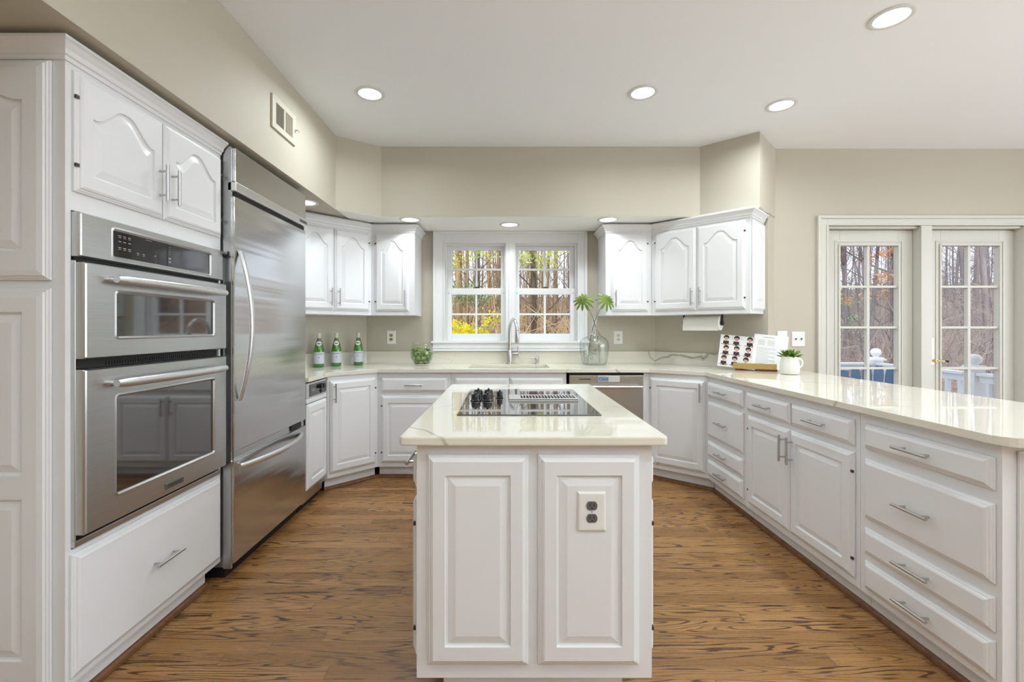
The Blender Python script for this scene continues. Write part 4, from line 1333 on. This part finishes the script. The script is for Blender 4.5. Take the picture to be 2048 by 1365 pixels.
for i, s_ in enumerate(ok):
    if first is None:
        mb = MB().lathe([(0.001, -0.0195), (0.006, -0.020), (0.014, -0.0155), (0.0195, -0.005), (0.0198, 0.004), (0.0165, 0.0125), (0.009, 0.0185), (0.004, 0.019), (0.001, 0.0175)], (0, 0, 0), 16)
        f_ = mb.build('green_fruit', 'fruit', smooth=60)
        tag(f_, 'small round green fruit among those heaped inside the clear glass bowl', 'fruit', 'green fruit in the glass bowl')
        first = f_
    else:
        f_ = first.copy()
        COL.objects.link(f_)
    f_.location = (BX + s_[0], BY + s_[1], ZT + s_[2])
    f_.rotation_euler = (rnd.uniform(0, 6), rnd.uniform(0, 6), rnd.uniform(0, 6))

# ------------------------------------------------------------------ vase with two fan leaves
VX, VY = 0.846, 4.145
va = thing('glass_vase', 'big pale aqua glass jug vase with raised pattern, right of the sink', 'vase', (VX, VY, ZT))
prof = [(0.095, 0.0), (0.108, 0.004), (0.116, 0.018), (0.126, 0.09), (0.134, 0.15), (0.1365, 0.185), (0.130, 0.215), (0.108, 0.242), (0.075, 0.258), (0.052, 0.275), (0.038, 0.31), (0.030, 0.345), (0.0265, 0.40), (0.028, 0.425), (0.031, 0.43)]
n = 48
SYV = 0.86
vb = MB()
loops = []
for r_, z in prof:
    loops.append([(r_ * math.cos(2 * PI * k / n), r_ * SYV * math.sin(2 * PI * k / n), z) for k in range(n)])
for r_, z in reversed(prof[1:]):
    ri = r_ - 0.004
    loops.append([(ri * math.cos(2 * PI * k / n), ri * SYV * math.sin(2 * PI * k / n), max(z, 0.008)) for k in range(n)])
vb.loft(loops, True, True)
vb.build('glass', 'vase', va, smooth=60)
# raised scrolls on the front left of the body
def vr(z):
    for (r0, z0), (r1, z1) in zip(prof, prof[1:]):
        if z0 <= z <= z1:
            return r0 + (r1 - r0) * (z - z0) / (z1 - z0)
    return 0.1
em = MB()
def on_vase(a, z, d=0.001):
    r_ = vr(z) + d
    return (r_ * math.cos(a), r_ * SYV * math.sin(a), z)
rv = random.Random(3)
for k in range(16):
    a0, z0 = math.radians(rv.uniform(205, 262)), rv.uniform(0.05, 0.2)
    rad, ph = rv.uniform(0.012, 0.026), rv.uniform(0, 6)
    em.tube([on_vase(a0 + rad * (1 - 0.6 * j / 12) * math.cos(ph + 0.42 * j) / 0.13, z0 + rad * (1 - 0.6 * j / 12) * math.sin(ph + 0.42 * j)) for j in range(13)], 0.0028, 6)
em.build('raised_pattern', 'vase', va, smooth=60)
def fan_leaf(label, foot, neck, tip, size, lean, roll, nf=13, spread=330, flip=1):
    """a stem rising through the vase neck with a fan of blades at its top"""
    r = thing('palm_leaf', label, 'leaf', foot)
    f0, nk, tp = Vector(foot), Vector(neck), Vector(tip)
    pts = []
    for i in range(13):
        t = i / 12
        p = f0 * (1 - t) ** 2 + (nk * 2 - (f0 + tp) * 0.5) * 2 * t * (1 - t) + tp * t * t
        pts.append(p - f0)
    MB().tube(pts, [0.0022] * 12 + [0.0018], 7).build('stem', 'stem', r, smooth=60)
    Q = Matrix.Translation(tp - f0) @ Matrix.Rotation(math.radians(lean[0]), 4, 'X') @ Matrix.Rotation(math.radians(lean[1]), 4, 'Y') @ Matrix.Rotation(math.radians(roll), 4, 'Z')
    b = MB(Q)
    for k in range(nf):
        a = math.radians(-spread / 2 + spread * k / (nf - 1)) - PI / 2
        Ln = size * (0.82 + 0.18 * math.cos(a + PI / 2)) * (0.92 + 0.16 * ((k * 7) % 5) / 5)
        wd = size * 0.088
        vs_, fs_ = [], []
        m = 9
        for j in range(m + 1):
            t = j / m
            w = wd * (0.25 + 0.75 * min(1, t * 2.6)) * (1 - max(0, (t - 0.72) / 0.28) ** 1.8) + 0.0003
            L_ = Ln * t
            dz = -0.25 * Ln * t * t
            cx, cy = L_ * math.cos(a), L_ * math.sin(a)
            nx, ny = -math.sin(a), math.cos(a)
            vs_ += [(cx - nx * w, cy - ny * w, dz + 0.18 * w), (cx, cy, dz - 0.12 * w), (cx + nx * w, cy + ny * w, dz + 0.18 * w)]
        o_ = len(vs_)
        vs_ += [(x, y, z - 0.0009) for x, y, z in vs_]
        for j in range(m):
            for q_ in (0, 1):
                i0 = j * 3 + q_
                fs_.append((i0, i0 + 1, i0 + 4, i0 + 3))
                fs_.append((o_ + i0, o_ + i0 + 3, o_ + i0 + 4, o_ + i0 + 1))
            fs_.append((j * 3, j * 3 + 3, o_ + j * 3 + 3, o_ + j * 3))
            fs_.append((j * 3 + 2, o_ + j * 3 + 2, o_ + j * 3 + 5, j * 3 + 5))
        b.add(vs_, fs_)
    b.build('leaf_blade', 'leaf', r, smooth=40)
    return r
fan_leaf('green fan leaf leaning left out of the glass vase, over the window casing', (VX + 0.05, VY + 0.0, ZT + 0.012), (VX + 0.004, VY - 0.005, ZT + 0.37), (0.688, 3.85, 1.494), 0.112, (62, -14), 18)
fan_leaf('green fan leaf leaning right out of the glass vase, over the wall cabinet', (VX - 0.06, VY + 0.01, ZT + 0.012), (VX - 0.004, VY + 0.005, ZT + 0.37), (0.886, 3.83, 1.494), 0.112, (60, 16), -28)

# ------------------------------------------------------------------ paper towel roll under the corner wall cabinet
import_dir = Vector((math.sqrt(0.5), -math.sqrt(0.5), 0))
pc = Vector((1.406 + 0.288, 4.096 - 0.288, 1.293))
pt = thing('paper_towel_holder', 'black paper towel holder fixed under the corner wall cabinet', 'towel holder', pc, -PI / 4)
mb = MB()
for s in (-1, 1):
    mb.box(s * 0.158 - 0.004, s * 0.158 + 0.004, -0.012, 0.012, -0.01, 0.0715)
    mb.cyl((s * 0.150, 0, 0), (s * 0.166, 0, 0), 0.020, 16)
mb.build('bracket', 'rubber', pt, smooth=40)
tr_ = MB(Matrix.Rotation(PI / 2, 4, 'Y'))
tr_.lathe([(0.021, -0.146), (0.058, -0.146), (0.060, -0.144), (0.060, 0.144), (0.058, 0.146), (0.021, 0.146)], (0, 0, 0), 36, 1, 1, False, False)
tr_.lathe([(0.021, -0.146), (0.021, 0.146)], (0, 0, 0), 36, 1, 1, False, False)
tr_.M = None
tr_.box(-0.145, 0.145, -0.0605, -0.0595, -0.062, 0.0)
rl = tr_.build('paper_towel_roll', 'towel', None, tuple(pc), -PI / 4, smooth=40)
tag(rl, 'white roll of paper towels hanging under the corner wall cabinet', 'paper towels')

# ------------------------------------------------------------------ recipe stand with two sheets
Rz = math.radians(-27)
sx, sy = 2.0, 3.553
st = thing('recipe_stand', 'wooden recipe stand with brass ledge beside the potted succulent', 'stand', (sx, sy, ZT), Rz)
MB().box(-0.145, 0.145, -0.03, 0.03, 0.0, 0.026).build('base', 'wood_base', st, bevel=0.003)
MB().box(-0.15, 0.15, -0.034, 0.03, 0.0262, 0.033).box(-0.16, 0.14, -0.040, -0.036, 0.016, 0.060).box(-0.16, 0.14, -0.036, -0.030, 0.0262, 0.031).build('ledge', 'gold', st, bevel=0.002)
def sheet(name, label, cat, x0, w, h, y, z, roll, lean=-14):
    Q = Matrix.Translation((sx, sy, ZT)) @ Matrix.Rotation(Rz, 4, 'Z') @ Matrix.Translation((x0, y, z)) @ Matrix.Rotation(math.radians(lean), 4, 'X') @ Matrix.Rotation(math.radians(roll), 4, 'Y')
    loc, rot, _ = Q.decompose()
    r = thing(name, label, cat, loc)
    r.rotation_euler = rot.to_euler()
    MB().box(0, w, 0, 0.0012, 0, h).build('sheet', 'paper', r)
    return r
ph = sheet('photo_card', 'white card printed with nine small portraits, propped on the recipe stand', 'card', -0.275, 0.268, 0.262, -0.028, 0.034, 6)
CWD, CHT = 0.268, 0.262
rp = random.Random(11)
for i in range(3):
    for j in range(3):
        x = 0.006 + i * 0.081
        z = 0.008 + j * 0.084
        mb = MB()
        def disc(cx, cz, rx, rz_, lvl, n=14):
            mb.add([(cx + rx * math.cos(2 * PI * k / n), -0.0004 - 0.0002 * lvl, cz + rz_ * math.sin(2 * PI * k / n)) for k in range(n)], [tuple(range(n))])
        dx, tl = rp.uniform(-0.006, 0.008), rp.uniform(-0.004, 0.004)
        cx = x + 0.036 + dx
        mb.cur = 2
        mb.add([(cx - 0.019 + tl, -0.0006, z + 0.002), (cx + 0.019 + tl, -0.0006, z + 0.002), (cx + 0.016, -0.0006, z + 0.033), (cx - 0.016, -0.0006, z + 0.033)], [(0, 1, 2, 3)])
        mb.cur = 1
        mb.add([(cx - 0.005, -0.0007, z + 0.03), (cx + 0.005, -0.0007, z + 0.03), (cx + 0.005, -0.0007, z + 0.045), (cx - 0.005, -0.0007, z + 0.045)], [(0, 1, 2, 3)])
        mb.add([(cx - 0.03, -0.0007, z + 0.006), (cx - 0.006, -0.0007, z + 0.003), (cx - 0.006, -0.0007, z + 0.010), (cx - 0.028, -0.0007, z + 0.013)], [(0, 1, 2, 3)])
        mb.add([(cx + 0.006, -0.0007, z + 0.003), (cx + 0.03, -0.0007, z + 0.006), (cx + 0.028, -0.0007, z + 0.013), (cx + 0.006, -0.0007, z + 0.010)], [(0, 1, 2, 3)])
        mb.cur = 0
        disc(cx, z + 0.058, 0.0165, 0.0165, 1)
        mb.cur = 1
        disc(cx, z + 0.052, 0.0105, 0.0135, 2.5)
        mb.cur = 0
        disc(cx + tl, z + 0.064, 0.012, 0.006, 3.5)
        k_ = 1.22
        mb.v = [(cx + (px_ - cx) * k_, py_, z + (pz_ - z) * k_ * 0.93) for px_, py_, pz_ in mb.v]
        mb.build('portrait_print', ['hair', 'skin', 'apron'], ph)
rs = sheet('recipe_sheet', 'white sheet of faint grey text leaning on the brass ledge, overlapping the portrait card', 'sheet', -0.035, 0.232, 0.268, -0.034, 0.034, 6)
mb = MB()
ln = lambda x, z, w, h: mb.add([(x, -0.0004, z), (x + w, -0.0004, z), (x + w, -0.0004, z + h), (x, -0.0004, z + h)], [(0, 1, 2, 3)])
ln(0.065, 0.245, 0.075, 0.004)
for k in range(5):
    ln(0.03, 0.222 - 0.010 * k, 0.045, 0.0022)
    ln(0.095, 0.222 - 0.010 * k, 0.05, 0.0022)
for k in range(13):
    ln(0.025, 0.160 - 0.0105 * k, 0.13 if k % 3 != 2 else 0.085, 0.0024)
mb.build('printed_lines', 'grey_ink', rs)

# ------------------------------------------------------------------ succulent in a mug
mx, my = 2.10, 3.29
mg = thing('succulent_planter', 'white ceramic mug planted with a green succulent on the peninsula worktop', 'potted plant', (mx, my, ZT))
mo = [(0.045, 0.0), (0.058, 0.003), (0.062, 0.012), (0.0635, 0.05), (0.061, 0.085), (0.056, 0.105), (0.054, 0.124), (0.055, 0.130)]
mi_ = [(0.052, 0.130), (0.050, 0.122), (0.052, 0.10), (0.052, 0.085), (0.001, 0.084)]
MB().lathe(mo + mi_, (0, 0, 0), 32).build('mug', 'ceramic', mg, smooth=50)
MB().tube([(0.053 + 0.030 * math.sin(a) * 1.05, -0.012, 0.082 + 0.033 * math.cos(a)) for a in [PI * k / 12 for k in range(13)]], 0.0075, 10).build('handle', 'ceramic', mg, smooth=60)
MB().lathe([(0.050, 0.1), (0.050, 0.118), (0.001, 0.121)], (0, 0, 0), 24).build('soil', 'soil', mg)
b = MB()
rl_ = random.Random(5)
for ring_, (n, L0, el) in enumerate(((11, 0.088, 8), (10, 0.084, 22), (8, 0.07, 38), (6, 0.052, 58), (4, 0.035, 76))):
    for k in range(n):
        az = 2 * PI * k / n + ring_ * 0.37 + rl_.uniform(-0.08, 0.08)
        e_ = math.radians(el + rl_.uniform(-5, 5))
        Ln = L0 * rl_.uniform(0.9, 1.08)
        d = Vector((math.cos(az) * math.cos(e_), math.sin(az) * math.cos(e_), math.sin(e_)))
        p0 = Vector((0, 0, 0.122 + 0.004 * ring_)) + Vector((math.cos(az), math.sin(az), 0)) * 0.006
        pts = [p0 + d * Ln * t + Vector((0, 0, 0.10 * Ln * t * t)) for t in (0, 0.25, 0.55, 0.8, 1.0)]
        b.tube(pts, [0.005, 0.0085, 0.0095, 0.006, 0.0006], 7, True, 0.45)
b.build('rosette', 'succulent', mg, smooth=50)

# ------------------------------------------------------------------ outside: ground, deck, railing
def tz(x, y):
    d = math.hypot(x, y)
    return -1.3 + max(0.0, d - 9.0) * 0.1 + 0.25 * noise.noise(Vector((x * 0.15, y * 0.15, 0)))
gv, gf = [], []
NA, NR = 60, 40
for i in range(NR + 1):
    rr_ = 4.6 + 105 * (i / NR) ** 1.6
    for j in range(NA + 1):
        a = math.radians(-32 + 118 * j / NA)
        x, y = rr_ * math.sin(a), rr_ * math.cos(a) + (1.5 if i == 0 else 0)
        gv.append((x, y, tz(x, y)))
for i in range(NR):
    for j in range(NA):
        o_ = i * (NA + 1) + j
        gf.append((o_, o_ + 1, o_ + NA + 2, o_ + NA + 1))
struct(MB().add(gv, gf).build('ground', 'ground', smooth=60))

DKZ = -0.22
dk = thing('deck', 'weathered boarded deck floor outside the french doors', 'deck', (4.0, 4.95, DKZ))
b = MB()
y = 3.95
while y < 6.2:
    b.box(1.55, 7.4, y, y + 0.135, DKZ - 0.03, DKZ)
    y += 0.142
b.build('boards', 'deck', dk, world_of=dk)
b = MB()
for x in (1.7, 3.6, 5.4, 7.2):
    b.box(x, x + 0.09, 4.0, 6.15, DKZ - 0.2, DKZ - 0.031)
    b.box(x, x + 0.09, 6.0, 6.09, -1.7, DKZ - 0.2).box(x, x + 0.09, 4.1, 4.19, -1.9, DKZ - 0.2)
b.build('framing', 'deck', dk, world_of=dk)
def rail_post(x, y, label):
    r = thing('railing_post', label, 'railing post', (x, y, DKZ))
    MB().box(-0.058, 0.058, -0.058, 0.058, 0.0, 1.035).box(-0.07, 0.07, -0.07, 0.07, 0.0, 0.12).build('post', 'rail', r, bevel=0.003)
    c = MB().box(-0.082, 0.082, -0.082, 0.082, 1.035, 1.06).box(-0.066, 0.066, -0.066, 0.066, 1.06, 1.078)
    c.build('cap', 'rail', r, bevel=0.004)
    MB().lathe([(0.045, 1.078), (0.03, 1.085), (0.03, 1.092), (0.045, 1.10), (0.058, 1.125), (0.0605, 1.145), (0.055, 1.17), (0.036, 1.192), (0.001, 1.20)], (0, 0, 0), 24).build('ball_finial', 'rail', r, smooth=50)
    return r
P1, P2 = (5.06, 6.1), (4.97, 4.74)
rail_post(*P1, 'white railing post with ball finial behind the blue chair, far deck corner')
rail_post(*P2, 'white railing post with ball finial seen through the right-hand glazed door')
def railing(p, q, label):
    p, q = Vector((*p, DKZ)), Vector((*q, DKZ))
    d = (q - p)
    Ln = d.length
    r = thing('deck_railing', label, 'railing', p, math.atan2(d.y, d.x))
    MB().box(0, Ln, -0.055, 0.055, 0.975, 1.005).box(0, Ln, -0.022, 0.022, 0.905, 0.975).build('top_rail', 'rail', r, bevel=0.003)
    MB().box(0, Ln, -0.022, 0.022, 0.09, 0.16).build('bottom_rail', 'rail', r, bevel=0.003)
    n = int(Ln / 0.145)
    for k in range(n):
        x = Ln * (k + 0.5) / n
        MB().box(x - 0.019, x + 0.019, -0.019, 0.019, 0.16, 0.905).build('baluster', 'rail', r)
    return r
railing((1.6, 6.1), (P1[0] - 0.073, 6.1), 'white deck railing running along the far edge behind the blue chairs')
railing((P1[0] - 0.004, 6.027), (P2[0] + 0.004, 4.813), 'white deck railing between the two ball-topped posts')
railing((P2[0] - 0.004, 4.667), (4.92, 4.02), 'white deck railing running from the ball-topped post back towards the house')

def deck_chair(x, y, rz, label):
    """slatted plastic chair, back towards -y local"""
    r = thing('deck_chair', label, 'chair', (x, y, DKZ), rz)
    b = MB()
    for k in range(7):
        t = (k - 3) / 3
        xb, xt = 0.07 * (k - 3), 0.1 * (k - 3)
        zt_ = 1.0 + 0.07 * (1 - t * t)
        lo = []
        for s in range(9):
            u = s / 8
            z = 0.30 + (zt_ - 0.30) * u
            yy = 0.0 - 0.34 * u - 0.06 * (1 - t * t) + (0.02 if u > 0.9 else 0)
            xc = xb + (xt - xb) * u
            hw = 0.032 + 0.014 * u
            if s == 8:
                hw *= 0.7
            lo.append([(xc - hw, yy, z), (xc + hw, yy, z), (xc + hw, yy + 0.02, z), (xc - hw, yy + 0.02, z)])
        b.loft(lo)
    b.build('backrest', 'blue', r, bevel=0.004)
    b = MB()
    for k in range(7):
        y0 = 0.03 + 0.075 * k
        z = 0.31 + 0.012 * k
        b.box(-0.26, 0.26, y0, y0 + 0.065, z, z + 0.02)
    b.build('seat', 'blue', r, bevel=0.004)
    for s in (-1, 1):
        MB().box(s * 0.33 - 0.07, s * 0.33 + 0.07, -0.12, 0.62, 0.56, 0.585).build('armrest', 'blue', r, bevel=0.008)
        MB().box(s * 0.30 - 0.016, s * 0.30 + 0.016, 0.50, 0.60, 0.0, 0.56).build('leg', 'blue', r, bevel=0.004)
        MB().loft([[(s * 0.27 - 0.015, -0.35, 0.0), (s * 0.27 + 0.015, -0.35, 0.0), (s * 0.27 + 0.015, -0.25, 0.0), (s * 0.27 - 0.015, -0.25, 0.0)], [(s * 0.27 - 0.015, 0.5, 0.30), (s * 0.27 + 0.015, 0.5, 0.30), (s * 0.27 + 0.015, 0.52, 0.39), (s * 0.27 - 0.015, 0.42, 0.39)]]).build('leg', 'blue', r)
    return r
deck_chair(4.25, 5.13, math.radians(-35), 'blue slatted plastic deck chair seen through the left-hand glazed door')
deck_chair(2.97, 5.2, math.radians(0), 'blue deck chair of which only a sliver shows beside the door edge')

# ------------------------------------------------------------------ the woods
def tree_mesh(seed, H, r0, nb=22, low=0.06, twigs=True, lean=0.02):
    rt = random.Random(seed)
    mb = MB()
    pts, rs_ = [], []
    n = 10
    for i in range(n + 1):
        t = i / n
        pts.append(Vector((lean * H * t + 0.012 * H * math.sin(3.1 * t + seed), 0.012 * H * math.sin(4.3 * t + seed * 2.1), -0.4 + (H + 0.4) * t)))
        rs_.append(r0 * (1.25 if i == 0 else 1.0) * (1 - 0.8 * t) + 0.004)
    mb.tube(pts, rs_, 8)
    ends = []
    def limb(p, d, Ln, r, depth):
        k = 4 if depth == 0 else 3
        q, pp, rr__ = p.copy(), [p.copy()], [r]
        dd = d.copy()
        for i in range(k):
            dd = (dd + Vector((rt.uniform(-0.3, 0.3), rt.uniform(-0.3, 0.3), rt.uniform(-0.05, 0.28)))).normalized()
            q = q + dd * Ln / k
            pp.append(q.copy()); rr__.append(r * (1 - 0.75 * (i + 1) / k))
        mb.tube(pp, rr__, 5 if depth == 0 else (4 if depth == 1 else 3), False)
        ends.append(q.copy())
        if depth < (2 if twigs else 1):
            for j in range(4 if depth == 0 else 3):
                i = rt.randint(1, k)
                nd = (dd + Vector((rt.uniform(-1, 1), rt.uniform(-1, 1), rt.uniform(-0.4, 0.7)))).normalized()
                limb(pp[i], nd, Ln * rt.uniform(0.35, 0.6), rr__[i] * 0.6 + 0.0015, depth + 1)
    for k in range(nb):
        t = low + (0.95 - low) * (k / nb) ** 1.15
        i = min(n - 1, int(t * n)); f = t * n - i
        p = pts[i].lerp(pts[i + 1], f)
        r_ = rs_[i] + (rs_[i + 1] - rs_[i]) * f
        az = rt.uniform(0, 2 * PI)
        el = rt.uniform(0.15, 0.9)
        d = Vector((math.cos(az) * math.cos(el), math.sin(az) * math.cos(el), math.sin(el)))
        limb(p, d, H * rt.uniform(0.1, 0.26) * (1 - 0.5 * t), r_ * rt.uniform(0.12, 0.3), 0)
    return mb, ends
def leaf_cloud(centres, n, rad, size, seed, squash=0.7):
    rt = random.Random(seed)
    mb = MB()
    for k in range(n):
        c = Vector(rt.choice(centres))
        p = c + Vector((rt.gauss(0, rad), rt.gauss(0, rad), rt.gauss(0, rad * squash)))
        a = Vector((rt.uniform(-1, 1), rt.uniform(-1, 1), rt.uniform(-1, 1))).normalized()
        b_ = a.cross(Vector((rt.uniform(-1, 1), rt.uniform(-1, 1), rt.uniform(-1, 1)))).normalized()
        s = size * rt.uniform(0.6, 1.3)
        mb.add([p - a * s, p + b_ * s * 0.5, p + a * s, p - b_ * s * 0.5], [(0, 1, 2, 3)])
    return mb
protos = {}
for i, (mat, H, r0) in enumerate((('bark_tan', 15, 0.10), ('bark_tan', 12, 0.06), ('bark_tan', 17, 0.13), ('bark_grey', 16, 0.11), ('bark_grey', 13, 0.055), ('bark_dark', 15, 0.095), ('bark_tan', 8, 0.03), ('bark_grey', 8, 0.028))):
    mb, _ = tree_mesh(20 + i * 7, H, r0, 26)
    protos[i] = mb.build('bare_tree', mat, smooth=60)
used = set()
def plant(k, x, y, s, label, group):
    o = protos[k]
    if k in used:
        o = o.copy()
        COL.objects.link(o)
    used.add(k)
    o.location = (x, y, tz(x, y))
    o.rotation_euler = (rnd.uniform(-0.05, 0.05), rnd.uniform(-0.05, 0.05), rnd.uniform(0, 6.28))
    o.scale = (s, s, s * rnd.uniform(0.9, 1.15))
    tag(o, label, 'tree', group)
    return o
def at(px, Y):
    return (px - VPX) / FPX * Y
# recognisable trunks first
plant(5, at(1066, 12.5), 12.5, 1.0, 'thick dark bare trunk left of centre in the right half of the sink window', None)
plant(2, at(927, 15), 15, 1.0, 'thick tan bare trunk in the left half of the sink window', None)
plant(3, at(1709, 15), 15 * 0.9, 1.0, 'tall bare grey trunk behind the left door muntin', None)
rw = random.Random(42)
gw = 'bare tan trees of the woods behind the sink window'
gd = 'bare grey trees of the woods beyond the deck'
for k in range(104):
    Y = 14 + 55 * rw.random() ** 0.9
    px = rw.uniform(820, 1225)
    plant(rw.choice((0, 1, 1, 2, 6, 6, 3)), at(px, Y), Y, rw.uniform(0.75, 1.1), 'bare tan tree in the woods behind the sink window', gw)
for k in range(112):
    Y = 13 + 40 * rw.random() ** 0.9
    px = rw.uniform(1580, 2110)
    plant(rw.choice((3, 4, 4, 7, 7, 5, 3)), at(px, Y), Y, rw.uniform(0.75, 1.1), 'bare grey tree in the woods beyond the deck railing', gd)

def leafy(name, label, cat, x, y, seed, H, r0, mat, lmat, cents, n, rad, size, bark='bark_grey'):
    r = thing(name, label, cat, (x, y, tz(x, y)))
    mb, ends = tree_mesh(seed, H, r0, 16, 0.1)
    mb.build('trunk', bark, r, smooth=60)
    c = cents or ends
    leaf_cloud(c, n, rad, size, seed).build('foliage', lmat, r)
    return r
def cl(px, py, Y, x0, z0):
    return (at(px, Y) - x0, rnd.uniform(-0.5, 0.5), EYE + (VPY - py) / FPX * Y - z0)
Y = 12.0
x0 = at(1085, Y); z0 = tz(x0, Y)
leafy('leafing_tree', 'young tree in bright yellow-green spring leaf, right half of the sink window', 'tree', x0, Y, 301, 7, 0.05, None, 'spring',
      [cl(px, py, Y, x0, z0) for px, py in ((1050, 512), (1062, 508), (1085, 520), (1094, 512), (1105, 525), (1095, 500), (1075, 530), (1112, 505), (1048, 520))], 420, 0.11, 0.04, 'bark_tan')
Y = 13.0
x0 = at(925, Y); z0 = tz(x0, Y)
leafy('leafing_tree', 'thin tree with scattered spring leaves in the upper left window', 'tree', x0, Y, 302, 7, 0.05, None, 'spring',
      [cl(px, py, Y, x0, z0) for px, py in ((912, 510), (945, 506), (930, 515), (960, 510), (985, 520), (918, 540))], 260, 0.14, 0.04, 'bark_tan')
Y = 11.0
x0 = at(930, Y); z0 = tz(x0, Y)
leafy('evergreen_shrub', 'loose evergreen shrub showing low in the left half of the window', 'shrub', x0, Y, 303, 3.2, 0.03, None, 'holly',
      [cl(px, py, Y, x0, z0) for px, py in ((910, 600), (925, 594), (945, 600), (960, 595), (905, 570), (945, 575), (985, 600))], 420, 0.12, 0.035, 'bark_tan')
Y = 8.0
x0 = at(930, Y); z0 = tz(x0, Y)
leafy('forsythia_bush', 'bright yellow flowering bush at the bottom of the left window sash', 'bush', x0, Y, 304, 2.3, 0.02, None, 'forsythia',
      [cl(px, py, Y, x0, z0) for px, py in ((908, 645), (911, 652), (912, 664), (920, 660), (932, 657), (945, 662), (950, 667), (958, 664), (928, 668), (938, 655), (970, 668))], 900, 0.05, 0.022, 'bark_tan')
Y = 9.5
x0 = at(985, Y); z0 = tz(x0, Y)
leafy('forsythia_bush', 'sparser yellow flowering sprays right of the bright yellow bush', 'bush', x0, Y, 305, 2.4, 0.02, None, 'forsythia',
      [cl(px, py, Y, x0, z0) for px, py in ((970, 640), (985, 636), (995, 640), (978, 648), (998, 632))], 170, 0.09, 0.028, 'bark_tan')
Y = 12.0
x0 = at(1745, Y); z0 = tz(x0, Y)
leafy('beech_tree', 'young beech still holding rusty brown leaves beyond the left glazed door', 'tree', x0, Y, 306, 7, 0.06, None, 'rust',
      [cl(px, py, Y, x0, z0) for px, py in ((1750, 508), (1745, 522), (1765, 508), (1788, 505), (1755, 553), (1770, 550), (1785, 556), (1748, 590), (1765, 590), (1780, 585), (1700, 600), (1760, 558), (1775, 562))], 420, 0.11, 0.045)
Y = 14.0
x0 = at(1685, Y); z0 = tz(x0, Y)
leafy('evergreen_sapling', 'small green sapling at the left side of the left glazed door', 'tree', x0, Y, 307, 5, 0.05, None, 'holly',
      [cl(px, py, Y, x0, z0) for px, py in ((1680, 600), (1688, 605), (1710, 595), (1684, 640), (1690, 655))], 260, 0.13, 0.05)
# undergrowth
def brush(name, label, mat, pxr, Yr, n, seed, zmax, r0=0.007):
    rt = random.Random(seed)
    mb = MB()
    for k in range(n):
        Y = rt.uniform(*Yr)
        x = at(rt.uniform(*pxr), Y)
        z = tz(x, Y)
        p = Vector((x, Y, z - 0.1))
        d = Vector((rt.uniform(-0.6, 0.6), rt.uniform(-0.5, 0.5), 1)).normalized()
        Ln = rt.uniform(0.8, zmax)
        if rt.random() < 0.25:
            p.z += rt.uniform(0.5, 2.2)
            d = Vector((rt.uniform(-1, 1), rt.uniform(-0.3, 0.3), rt.uniform(-0.2, 0.5))).normalized()
        pts = [p.copy()]
        for i in range(5):
            d = (d + Vector((rt.uniform(-0.25, 0.25), rt.uniform(-0.2, 0.2), rt.uniform(-0.2, 0.05)))).normalized()
            p = p + d * Ln / 5
            pts.append(p.copy())
        r_ = r0 * rt.uniform(0.5, 1.6)
        mb.tube(pts, [r_, r_, r_ * 0.8, r_ * 0.7, r_ * 0.5, r_ * 0.3], 3, False)
    o = mb.build(name, mat)
    tag(o, label, 'undergrowth')
    o['kind'] = 'stuff'
    return o
brush('undergrowth', 'tangle of dry tan twigs filling the lower sink window', 'twig', (850, 1195), (9, 20), 1100, 71, 3.8, 0.009)
brush('undergrowth', 'tangle of dry grey twigs beyond the deck railing', 'twig_grey', (1630, 2060), (9, 20), 900, 72, 3.6, 0.009)
